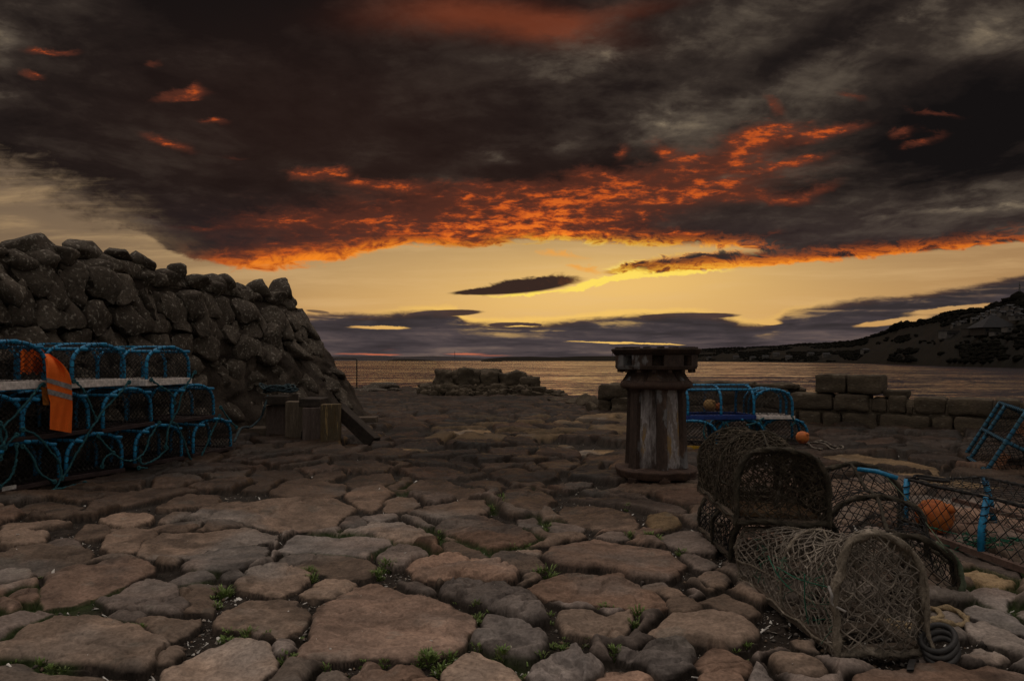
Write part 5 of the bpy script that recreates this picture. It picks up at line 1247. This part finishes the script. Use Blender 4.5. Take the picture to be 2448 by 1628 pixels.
def band(y0a, y0b, h, name='reflective_band'):
    q = MB(); fs = np.linspace(.0, 1, 22); A = []
    for w in np.linspace(0, 1, 4): A.append([jacket_pt(y0a+(y0b-y0a)*f+h*w, f, .0065) for f in fs])
    A = np.array(A); q.grid(A[:, ::-1]); B = np.array([[p-NRM*.004 for p in row] for row in A]); q.grid(B); q.build(name, mrefl, jk)
band(903, 913, 11); band(929, 936, 13)
q = MB(); P = np.array([[face_pt((x-f*2)/.2678, (y-780)/.2678, .03+.01*math.sin(f*6+y)) for f in np.linspace(0, 1, 6) for x in [np.interp(f, [0, 1], [100+(y-930)*.1, 119])]] for y in np.linspace(925, 968, 10)])
for i in range(10): P[i] = P[i]+[0, 0, -.004*i*0]
q.grid(P); q.grid(P[:, ::-1]-NRM*.005); q.build('lining', mhvd, jk)
q = MB(); P = np.array([[face_pt(x/.2678, (y+4*math.sin(x*.3)-780)/.2678, -.06-.05*math.sin(x*.09)+.012*math.sin(y*.6)) for x in np.linspace(50, 106, 14)] for y in np.linspace(838, 892, 12)]); q.grid(P); q.grid(P[:, ::-1]-NRM*.006); q.build('body', mhv, jk)

# ------------------------------------------------------------------ timber mooring posts below the wall
mtimb = [surf('weathered_timber', (.10, .076, .054), (.21, .168, .125), (.15, .118, .088), scale=4, bscale=40, rough=.9, bump=.6, bdist=.006, stretch=(6, 6, .7)),
         surf('brown_timber', (.09, .066, .056), (.165, .128, .112), (.125, .094, .082), scale=4, bscale=40, rough=.9, bump=.5, bdist=.005, stretch=(6, 6, .7)),
         surf('ochre_timber', (.10, .066, .03), (.25, .17, .075), (.095, .075, .048), scale=5, bscale=40, rough=.9, bump=.6, bdist=.006, stretch=(5, 5, .6))]
mtdk = surf('tarred_timber', (.022, .017, .014), (.045, .034, .027), scale=6, bscale=40, rough=.9, bump=.4, stretch=(1, 1, .7))
tp = thing('mooring_timbers', 'four short weathered timber posts with dark caps below the tall wall', 'timber posts')
for i, (x0, x1, y0, y1, d, mi) in enumerate([(634, 682, 970, 1049, 8.65, 1), (680, 721, 960, 1059, 8.25, 0), (722, 766, 975, 1056, 7.95, 1), (765, 807, 967, 1071, 7.75, 2)]):
    a, b2 = at(x0, d), at(x1, d); z1 = zat(y0, d); w = b2[0]-a[0]
    q = MB(); q.box(((a[0]+b2[0])/2, d+.1, z1/2-.05), (w, .2, z1+.1), Matrix.Rotation(.10, 3, 'Z'), jit=.006); q.build('post', mtimb[mi], tp, smooth=False, bevel=.008)
for x0, x1, y0, y1, d in ((632, 690, 946, 968, 8.6), (718, 766, 952, 974, 8.05)):
    a, b2 = at(x0, d), at(x1, d); z0, z1 = zat(y1, d), zat(y0, d); q = MB(); q.box(((a[0]+b2[0])/2, d+.16, (z0+z1)/2), (b2[0]-a[0], .42, z1-z0), jit=.012); q.build('cap_block', mtdk, tp, smooth=False, bevel=.012)
q = MB(); a, b2 = at(744, 8.12), 0; q.box((a[0], 8.16, .06), (.24, .16, .2), jit=.01); q.build('foot_block', mtdk, tp, smooth=False, bevel=.01)
a, b2 = np.array([*at(806, 8.0)[:2], .42]), np.array([*at(893, 7.9)[:2], .03]); dv = b2-a; L_ = np.linalg.norm(dv); ex = dv/L_; ey = np.array([ex[1], -ex[0], 0]); ey /= np.linalg.norm(ey); ez = np.cross(ex, ey)
q = MB(); q.box((0, 0, 0), (L_, .18, .14), jit=.006); o = q.build('brace', mtdk, tp, smooth=False, bevel=.008); o.matrix_world = frame_matrix((a+b2)/2+[0, .05, .02], ex, ey, ez)
for nm, lab, x0, x1, ya, yb, d in (('plank', 'thick dark plank lying between the blue pots and the timber posts', 566, 634, 1026, 1051, 8.75), ('plank', 'short pale plank lying behind the sloping timber brace', 838, 894, 999, 1013, 10.4)):
    a, b2 = at(x0, d), at(x1, d); q = MB(); q.box((0, 0, 0), (b2[0]-a[0]+.05, .30, .12), jit=.006); o = q.build(nm, mwood, None, smooth=False, bevel=.008, loc=((a[0]+b2[0])/2, d+.1, .075)); o.rotation_euler = (0, 0, .06); tag(o, lab, 'plank')
m_ = MB(); 
for k in range(7):
    c = at(655+RNG.uniform(-12, 14), 8.7); z_ = zat(940, 8.7); P = [c+[.20*math.cos(a)*RNG.uniform(.8, 1.1), .14+.14*math.sin(a), z_+.02+.015*k*RNG.uniform(.3, 1)+.012*math.sin(a*3+k)] for a in np.linspace(0, 6.28, 16)]; m_.rope(spline(P, 3), .012, n=7)
P = [at(640, 8.6, zat(945, 8.6)), at(632, 8.5, zat(975, 8.5)), at(622, 8.5, zat(1000, 8.5)), at(600, 8.3, zat(1020, 8.3)), at(577, 7.8, zat(1024, 7.8)), at(560, 7.4, .12)]
m_.rope(spline(P, 8), .014, n=7)
o = m_.build('mooring_rope', surf('dark_blue_rope', (.020, .035, .045), (.035, .06, .07), scale=20, bump=.3, rough=.9)); tag(o, 'dark blue rope coiled on the timber posts and trailing to the blue pots', 'rope')
# ------------------------------------------------------------------ old netted pots piled on the paving
def fuzz(mb, pts, n, ln, r, mat):
    pts = np.asarray(pts); k = RNG.integers(0, len(pts), n); A = pts[k]; d = RNG.normal(0, 1, (n, 3)); d[:, 2] -= .5; d /= np.linalg.norm(d, axis=1, keepdims=True)
    mb.sticks(A, A+d*ln*RNG.uniform(.3, 1, (n, 1)), r, mat)
def old_pot(label, L, W, H, netm, ropem, cell, r, M, taper=0, end_rope=.017, hoop_r=.012, straight=.36, weed=0, slats=True, jit=.16, knots=.005, name='netted_pot', hoops=(0, .5, 1), bulge=-.03, group='old netted lobster pots piled on the paving', dense=False, slump=.07):
    t = thing(name, label, 'lobster pot', group, M); sh = Shape(L, W, H, straight, .09, hoops); 
    def tp(P):
        P = np.array(P); P[..., 2] *= 1-taper*np.clip(P[..., 0]/L, 0, 1)
        q0 = P.copy(); hz = np.clip(P[..., 2]/H, 0, 1); P[..., 1] += slump*fbm(q0[..., 0]*4.1+L*31, q0[..., 2]*4.5+W*17, 3, 9)*(.3+hz); P[..., 2] += slump*(fbm(q0[..., 0]*4.3+L*7, q0[..., 1]*4.7+9, 3, 10)-.12)*hz*1.3; P[..., 0] += slump*.8*fbm(q0[..., 1]*5+3, q0[..., 2]*5, 3, 11)*hz; return P
    q = MB()
    for s in (-1, 1): q.box((L/2, s*(W/2-.02), .014), (L, .04, .028), jit=.003)
    for k in range(5): q.box((.03+k*(L-.06)/4, 0, .012), (.05, W, .02), jit=.003)
    q.build('base_frame', mwood, t, smooth=False)
    for k, u in enumerate(hoops):
        m_ = MB(); P = tp(sh.p+np.array([u*L, 0, 0]))
        if k == 0:
            m_.rope(P, end_rope, 0, n=10); m_.rope(P[::-1]*[1, .94, .95]+[.02, 0, .004], end_rope*.7, 0, n=8)
            Q = tp(np.array([[0, y, .012+.008*math.sin(y*20)] for y in np.linspace(-W/2, W/2, 12)])); m_.rope(Q, end_rope*1.05, 0, n=10)
        else: m_.rope(P, hoop_r, 0, n=8)
        fuzz(m_, np.concatenate(m_.v), 900 if k == 0 else 400, .014, .0012, 0); m_.build('end_hoop' if k == 0 else 'hoop', ropem, t)
    m_ = MB(); nu = int(L/cell*2); nv = int(sh.P/cell*2); allp = []
    net_quad(lambda u, v: tp(sh.at(u, v)), nu, nv, L/nu, sh.P/nv, r, m_, 0, None, jit, knots, 4)
    tmp = MB(); end_net(sh, .0, cell, r, tmp, 0, jit, knots, bulge); m_.add(tp(np.concatenate(tmp.v)), tmp.f)
    if weed > 6000:
        tmp = MB(); end_net(sh, .012, cell*1.15, r*.9, tmp, 0, jit*1.5, 0, bulge*.5); m_.add(tp(np.concatenate(tmp.v)), tmp.f)
    if dense:
        net_quad(lambda u, v: tp(sh.at(u, v))*[1, .97, .97], nu+5, nv+3, L/(nu+5), sh.P/(nv+3), r*.9, m_, 0, None, jit*1.2, 0, 4)
    k0 = len(m_.v); tmp = MB(); end_net(sh, L, cell, r, tmp, 0, jit, 0); m_.add(tp(np.concatenate(tmp.v)), tmp.f)
    if weed:
        U = RNG.uniform(0, L, 4000); V_ = RNG.uniform(0, sh.P, 4000); S = tp(sh.at(U, V_)); V0 = np.concatenate(m_.v); fuzz(m_, V0, weed, .016, .0011, 0)
    m_.build('netting', netm, t)
    # run of rope along the shoulders and foot
    m_ = MB()
    for v in (.16, .5, .84): m_.rope(tp(sh.at(np.linspace(0, L, 14), np.full(14, v*sh.P)))+RNG.normal(0, .003, (14, 3)), hoop_r*.62, 0, n=7)
    for s in (-1, 1): m_.rope([(u, s*W/2, .02+.008*math.sin(u*30)) for u in np.linspace(0, L, 16)], hoop_r*.75, 0, n=7)
    m_.build('side_rope', ropem, t)
    # inner funnel
    m_ = MB(); net_quad(lambda u, v: np.stack([L*.22+u*L*.34, np.cos(v*2*np.pi)*(W*.42*(1-u)+.06*u), H*.42+np.sin(v*2*np.pi)*(H*.36*(1-u)+.05*u)], 1), 8, 20, 1/8, 1/20, r*.8, m_, 0, None, .1); m_.build('entrance_funnel', netm, t)
    return t, sh
def pose(c, ax, up=(0, 0, 1)):
    ax = np.array(ax, float); ax /= np.linalg.norm(ax); up = np.array(up, float); lat = np.cross(up, ax); lat /= np.linalg.norm(lat); up = np.cross(ax, lat); return frame_matrix(c, ax, lat, up)
potF, shF = old_pot('big pale brown netted pot lying nearest, with a thick rope ring round its open end', 0.80, .305, .41, mnetb, mropebr, .050, .0027, pose((1.228, 2.26, .02), (-.075, 1, -.0), (-.03, 0, 1)), taper=.34, weed=9000, end_rope=.0125, hoop_r=.007, jit=.24, slump=.10)
m_ = MB(); P = spline([(-.01, -.135, .31), (-.022, -.146, .22), (-.02, -.139, .11), (-.04, -.150, .03), (-.06, -.168, .0)], 8); m_.rope(P, .0062, n=8); m_.build('hanging_rope', mropebr, potF)
m_ = MB(); m_.tube(spline([(.02, .168, .235), (-.005, .172, .215), (.0, .168, .185), (-.03, .14, .168)], 6), np.linspace(.0055, .004, 19), 6); m_.build('pale_strap', surf('pale_plastic', (.36, .34, .33), (.24, .22, .2), scale=20, bump=0), potF)
m_ = MB()
for a, b2 in (((.42, .158, .18), (.03, .165, .23)), ((.5, .155, .20), (.3, .161, .13)), ((.2, .158, .22), (.18, .160, .05))): m_.tube(spline([a, (np.array(a)+b2)/2+[0, .006, -.01], b2], 5), .0022, 5)
for k in range(70):
    c = np.array([RNG.choice([.14, .36, .05, .55]), .160, RNG.choice([.16, .22, .1])])+RNG.normal(0, .016, 3)*[1, .3, 1]; m_.sticks([c], [c+RNG.normal(0, .02, 3)], .0011)
m_.build('green_twine', mropegr, potF)
potU, shU = old_pot('dark weed covered pot standing on top of the pile with its arched end facing', .66, .395, .355, mnetd, mropedk, .044, .0028, pose((1.165, 2.95, .285), (.03, 1, .03), (.02, 0, 1)), weed=26000, end_rope=.011, hoop_r=.008, jit=.3, dense=True, slump=.06, bulge=.05)
m_ = MB(); m_.tube(spline([(.14, -.02, .03), (.13, -.025, .09), (.15, -.045, .17)], 6), np.linspace(.010, .006, 13), 6); m_.build('bait_peg', surf('peg_wood', (.14, .12, .10), (.2, .17, .14), scale=10), potU)
q = MB(); q.box((.16, 0, .034), (.22, .34, .014), jit=.004); q.build('floor_board', surf('tan_board', (.22, .13, .065), (.15, .09, .05), scale=6, bscale=30, bump=.4), potU, smooth=False)
potL, shL = old_pot('crushed black netted pot at the bottom of the pile behind', .62, .50, .27, mnet, mropedk, .045, .0024, pose((1.31, 3.30, .02), (.02, 1, 0), (0, 0, 1)), weed=5000, end_rope=.011, hoop_r=.010, jit=.2)
potK, shK = old_pot('black netted pot tilted against the pile with a blue pipe end', .88, .43, .235, mnet, mropedk, .056, .0021, pose((1.66, 2.90, .015), (.26, 1, .02), (-.05, 0, 1)), taper=-.80, weed=500, end_rope=.014, hoop_r=.014, jit=.10, knots=.0035, bulge=0)
m_ = MB(); P = np.array([(.72, .0, .40), (.68, -.08, .395), (.65, -.17, .365)]); m_.tube(P, .012, 8); m_.build('blue_pipe', mblue, potK)
m_ = MB(); m_.tube(spline([(.80, -.12, .385), (.6, -.20, .26), (.3, -.215, .18), (.03, -.215, .13)], 6), .003, 5); m_.rope(spline([(-.01, -.215, .01), (-.012, -.222, .07), (-.01, -.20, .15), (-.006, -.13, .215)], 7), .012, n=8); m_.build('green_rope', surf('sage_rope', (.06, .085, .05), (.10, .12, .08), scale=20, bump=.3), potK)

# ------------------------------------------------------------------ flat box creel with blue posts
A0 = np.array([2.27, 3.95, .0]); ea = np.array([.1, -1, 0]); ea /= np.linalg.norm(ea); eb = np.array([1, .12, 0]); eb /= np.linalg.norm(eb)
cr = thing('box_creel', 'low box creel of black netting with blue posts and wooden rails lying on the paving', 'lobster pot', M=frame_matrix(A0+[0, 0, .02], ea, eb, (0, 0, 1)))
LB, WB, HB = 1.05, .56, .29
mpink = surf('pinkish_rail', (.10, .062, .050), (.16, .105, .085), scale=6, bscale=40, bump=.3)
for nm, c, sz in (('rail', (LB/2, 0, .02), (LB, .03, .03)), ('rail', (LB/2, WB, .02), (LB, .03, .03)), ('rail', (LB/2, WB*.55, .17), (LB, .025, .025)), ('rail', (0, WB/2, .02), (.03, WB, .03)), ('rail', (LB, WB/2, .02), (.03, WB, .03))):
    q = MB(); q.box(c, sz, jit=.002); q.build(nm, mpink, cr, smooth=False)
for x, y, lean in ((0.01, .0, .04), (.56, .0, .07), (LB-.01, 0, .05), (0.01, WB, -.03), (.56, WB, -.05)):
    q = MB(); P = [(x, y, .03), (x-.02, y+lean*.3, HB*.5), (x-.04, y+lean, HB)]; q.tube(P, .017, 8)
    for k in range(6): z = .05+k*.04; q.tube([(x-.04*z/HB+.019*math.cos(a), y+lean*z/HB*.8+.019*math.sin(a), z+.006*math.sin(a)) for a in np.linspace(0, 6.28, 9)[:-1]], .0035, 4, True, 1)
    q.build('post', [mblue, mbind], cr)
q = MB(); q.rope([(0-.04, .04, HB), (.2, .045, HB-.004), (.5, .07, HB+.003), (LB, .06, HB)], .009, n=7); q.rope([(-.04, WB-.03, HB), (LB, WB-.04, HB)], .009, n=7); q.rope([(-.04, .04, HB), (-.05, WB/2, HB-.01), (-.04, WB-.03, HB)], .009, n=7)
q.tube(spline([(.0, .06, HB+.012), (-.02, .10, HB+.02), (.12, .16, HB+.02), (.16, .13, HB+.018), (.02, .07, HB+.012)], 6), .009, 7); q.build('top_rope', mnet, cr)
q = MB()
for k in range(9): x = .06+k*.105; q.tube([(x, .05+k*.003, HB+.010), (x+.05, .053+k*.003, HB+.010)], .0042, 5)
q.build('white_lacing', mnetw, cr)
q = MB(); c_ = .07
def side(u, v): return np.stack([u-.04*v/HB, .05*v/HB+0*u, .02+v*(HB-.02)/HB], 1)
net_quad(side, int(LB/c_*2), 8, c_/2, HB/8, .0024, q, 0, None, .06, .003); net_quad(lambda u, v: side(u, v)*[1, -1, 1]+[0, WB, 0], int(LB/c_*2), 8, c_/2, HB/8, .0022, q, 0, None, .06)
net_quad(lambda u, v: np.stack([u-.04, .05+v*(WB-.10)/WB, HB-.03*np.sin(np.pi*v/WB)*np.sin(np.pi*u/LB)**2], 1), int(LB/c_*2), int(WB/c_*2), c_/2, WB/int(WB/c_*2), .0022, q, 0, None, .08)
net_quad(lambda u, v: np.stack([-.04*v/HB, u+0*v, .02+v*(HB-.02)/HB], 1), int(WB/c_*2), 8, c_/2, HB/8, .0022, q, 0, None, .06); q.build('netting', mnet, cr)
q = MB(); net_quad(lambda u, v: np.stack([.66+.22*np.cos(v*6.283)*(1-u*.6)+u*.05, .10+u*.25, .15+.11*np.sin(v*6.283)*(1-u*.6)], 1), 6, 18, 1/6, 1/18, .0026, q, 0, None, .1, .004); q.build('pale_funnel', mnetw, cr)
def buoy(c, r, mat, label, rope=None, sq=1.0, holes=True):
    t = thing('buoy', label, 'buoy', loc=c); v = I3[0]*r*np.array([1, 1, sq]); q = MB(); q.add(v, I3[1]); q.tube([(r*1.004*math.cos(a), r*1.004*math.sin(a), 0) for a in np.linspace(0, 6.283, 33)[:-1]], r*.03, 5, True); q.build('float_shell', mat, t)
    q = MB(); q.tube([(0, 0, r*sq*.9), (0, 0, r*sq*1.14)], r*.28, 10); q.build('eye', mat, t)
    t.rotation_euler = (.9, .4, .3); return t
buoy((2.40, 3.88, .115), .098, mbuoy, 'large orange buoy lying inside the black net of the box creel')
q = MB()
for k in range(46):
    c = np.array([2.55, 3.62, .03])+RNG.normal(0, 1, 3)*[.09, .06, .012]; P = [c]
    for j in range(7): P.append(P[-1]+RNG.normal(0, .03, 3)*[1, .8, .35]); P[-1][2] = min(max(P[-1][2], .015), .10)
    q.tube(spline(P, 3), .0028, 4)
o = q.build('green_net', mropegr); tag(o, 'heap of bright green netting beside the orange buoy in the box creel', 'net')
buoy((1.455, 3.42, .615), .032, mbuoy, 'small orange buoy on the shoulder of the dark weedy pot')

# ------------------------------------------------------------------ loose things beside the pile
def lying(pts, lift, n=8): 
    P = spline(pts, n); P = np.array(P); P[:, 2] = lift if P.shape[1] < 3 else P[:, 2]; z = zground(P[:, 0], P[:, 1]); k = np.convolve(np.pad(z, 3, 'edge'), np.ones(7)/7, 'valid'); P[:, 2] += np.maximum(k, z-.01); return P
def gp(px, py, z=0.): p = ground(px, py, .03); return np.array([p[0], p[1], z])
q = MB(); q.rope(lying([gp(2105, 1462, .012), gp(2150, 1478, .012), gp(2230, 1481, .012), (*gp(2300, 1478)[:2], .012), gp(2310, 1462, .012), gp(2285, 1447, .012), gp(2235, 1437, .012), gp(2200, 1436, .014)], 0, 10), .0105, n=9)
q.rope(lying([gp(2120, 1466, .014), gp(2180, 1474, .014), gp(2230, 1470, .03), gp(2250, 1458, .014), gp(2225, 1445, .014), gp(2180, 1440, .012)], 0, 10), .0105, n=9)
o = q.build('tan_rope', mropetan); tag(o, 'pale tan rope in a loop on the setts behind the nearest pot', 'rope')
q = MB(); c = np.array([1.40, 2.225, 0]); z0 = float(zground(c[0], c[1])[0])
for k in range(3):
    q.tube([(c[0]+.048*math.cos(a)*(1+.05*k), c[1]+.035*math.sin(a)+.01*k, z0+.035+.018*k+.032*math.sin(a+.6)) for a in np.linspace(0, 6.283, 25)[:-1]], .010, 8, True)
o = q.build('rubber_ring', mrubber); tag(o, 'coil of black rubber hose under the hanging rope of the nearest pot', 'rubber ring')
q = MB(); P = lying([gp(2176, 1612, .012), gp(2180, 1594, .02), gp(2190, 1575, .03)], 0, 6); Lw = np.array([[.011, 0, 0]]*len(P)); A = np.stack([P-Lw, P+Lw], 1); q.grid(A); q.grid(A[:, ::-1]-[0, 0, .006]); q.grid(np.stack([P+Lw, P+Lw-[0, 0, .006]], 1)); q.grid(np.stack([P-Lw-[0, 0, .006], P-Lw], 1)); 
o = q.build('rubber_strap', mrubber); tag(o, 'short black rubber strap lying on the reddish sett at the front', 'strap')
q = MB(); P = lying([gp(1932, 1062, .02), gp(1960, 1070, .02), gp(2000, 1077, .02), gp(2016, 1072, .02), gp(1990, 1066, .02), gp(1950, 1062, .02), gp(1930, 1068, .02), gp(1965, 1082, .02), gp(1940, 1080, .02)], 0, 8); q.rope(P, .011, n=7)
o = q.build('pale_rope', mnetw); tag(o, 'thin pale rope lying loose on the dark paving near the parapet', 'rope')

# ------------------------------------------------------------------ blue pots behind the capstan
GB = 'blue framed pots between the capstan and the parapet'
def pot_at(fn, c, ax): fn.matrix_world = pose(c, ax); return fn
p1 = blue_pot('black netted pot in the bottom tier closest behind the capstan', L=.56, W=.50, H=.31, group=GB); pot_at(p1, (1.98, 7.45, .03), (.12, 1, 0))
q = MB(); q.box((-.03, -.06, .02), (.03, .30, .045)); q.build('yellow_rail', surf('yellow_paint', (.45, .26, .02), (.30, .17, .02), scale=9), p1, smooth=False)
p2 = dup(p1, pose((2.56, 7.62, .03), (.1, 1, 0)), 'black netted pot of the bottom tier under the blue tray pot', GB)
p3 = dup(p1, pose((3.10, 7.75, .03), (.08, 1, 0)), 'black netted pot of the bottom tier nearest the squared parapet blocks', GB)
for p in (p2, p3):
    for ch in list(p.children):
        if ch.name.startswith('yellow_rail'): bpy.data.objects.remove(ch)
p4 = blue_pot('blue tray pot lying broadside with buoys inside, in the upper tier', L=.80, W=.48, H=.37, tray=mtrayb, group=GB, trayh=.05); pot_at(p4, (1.90, 7.78, .345), (1, .10, 0))
p5 = blue_pot('white tray pot in the upper tier beside the blue tray pot', L=.46, W=.42, H=.33, tray=mtray, group=GB); pot_at(p5, (2.92, 7.62, .345), (.08, 1, 0))
q = MB()
for k, pts in enumerate(([(1690, 1008), (1682, 1030), (1688, 1052), (1700, 1064)], [(1735, 1010), (1742, 1022), (1745, 1030)], [(1728, 1010), (1733, 1024)], [(1815, 1004), (1822, 1016), (1830, 1028)], [(1826, 1000), (1808, 1012), (1784, 1018)], [(1892, 996), (1900, 1012), (1890, 1020)])):
    q.rope(spline([at(x, 7.40+.02*k, zat(y, 7.40)) for x, y in pts], 6), .009, n=6)
o = q.build('rope', mrope, None); o.parent = p4; o.matrix_parent_inverse = pose((1.90, 7.78, .345), (1, .10, 0)).inverted()
buoy((2.235, 7.72, .495), .070, mbuoyp, 'faded yellowish buoy inside the blue tray pot'); buoy((2.36, 7.80, .47), .048, mbuoy, 'small orange buoy beside the faded one in the blue tray pot')

# ------------------------------------------------------------------ blue pots stood on end against each other near the parapet
GL = 'blue framed pots stood on end by the parapet'
msalm = surf('salmon_net', (.36, .17, .095), (.25, .12, .07), scale=20, bump=0)
def stood_pot(label, B0, B1, up, Hh, Ln):
    B0, B1, up = (np.array(q, float) for q in (B0, B1, up)); ex = B1-B0; Wd = np.linalg.norm(ex); ex /= Wd; up /= np.linalg.norm(up); ez = np.cross(ex, up); ez /= np.linalg.norm(ez)
    if ez[0] < 0: ez = -ez
    up = up-ex*np.dot(up, ex); up /= np.linalg.norm(up); ez = np.cross(ex, up); sgn = 1 if ez[0] > 0 else -1
    t = thing('stood_pot', label, 'lobster pot', GL, frame_matrix(B0, ex, up, ez)); z = lambda k: sgn*k
    def pipe(pts, name='frame_bar', r=.018):
        q = MB(); P = resample(np.array(pts, float), .05); q.tube(P, r, 8)
        for i in range(1, len(P)-1): 
            tt = P[i+1]-P[i-1]; tt /= np.linalg.norm(tt); a = np.cross(tt, [.3, .5, .81]); a /= np.linalg.norm(a); b2 = np.cross(tt, a); q.tube([P[i]+(r+.002)*(math.cos(w)*a+math.sin(w)*b2) for w in np.linspace(0, 6.283, 8)[:-1]], .0035, 4, True, 1)
        q.build(name, [mbluedk, mbind], t)
    pipe([(0, 0, 0), (0, Ln, 0)]); pipe([(Wd, 0, 0), (Wd, Ln, 0)]); pipe([(0, 0, 0), (Wd, 0, 0)]); pipe([(0, Ln, 0), (Wd, Ln, 0)]); pipe([(0, Ln*.5, 0), (Wd, Ln*.5, 0)]); pipe([(Wd*.74, 0, 0), (Wd*.74, Ln, 0)])
    arc = lambda y: [(Wd/2-Wd/2*math.cos(a), y, z(Hh*math.sin(a)**.8)) for a in np.linspace(0, math.pi, 14)]
    for y in (0, Ln*.5, Ln): pipe(arc(y), 'hoop', .016)
    q = MB(); net_quad(lambda u, v: np.stack([Wd/2-Wd/2*np.cos(v*math.pi), u*Ln, z(1)*Hh*np.sin(v*math.pi)**.8], 1), 22, 34, 1/22, 1/34, .0032, q, 0, None, .12)
    net_quad(lambda u, v: np.stack([v*Wd, u*Ln, 0*u+z(.01)], 1), 20, 22, 1/20, 1/22, .0022, q, 0, None, .1)
    for y in (0, Ln): net_quad(lambda u, v: np.stack([Wd/2-Wd/2*np.cos(v*math.pi)*(1-u), y+0*u, z(1)*Hh*np.sin(v*math.pi)**.8*(1-u)], 1), 8, 24, 1/8, 1/24, .0026, q, 0, None, .1)
    q.build('netting', mnet, t)
    for (a, b2, c, d) in ((.05, .28, .68, .96), (.06, .34, .05, .34)):
        q = MB(); net_quad(lambda u, v: np.stack([Wd*(a+(b2-a)*u), Ln*(c+(d-c)*v), z(.05+.08*np.sin(u*3.1))+0*u], 1), 12, 14, 1/12, 1/14, .0045, q, 0, None, .1); q.build('salmon_panel', msalm, t)
    q = MB(); q.box((Wd*.5, Ln*.5, z(Hh*.45)), (Wd*.7, .02, Hh*.6)); q.build('parlour_board', mtdk, t, smooth=False)
    return t
stood_pot('blue framed pot stood on end and leaning, with salmon net panels', (4.17, 6.0, .03), (4.50, 6.78, .06), (.30, .03, .50), .36, .60)
stood_pot('second blue framed pot stood behind the leaning one at the picture edge', (4.70, 5.95, .03), (5.15, 6.75, .03), (.10, .05, .60), .36, .66)
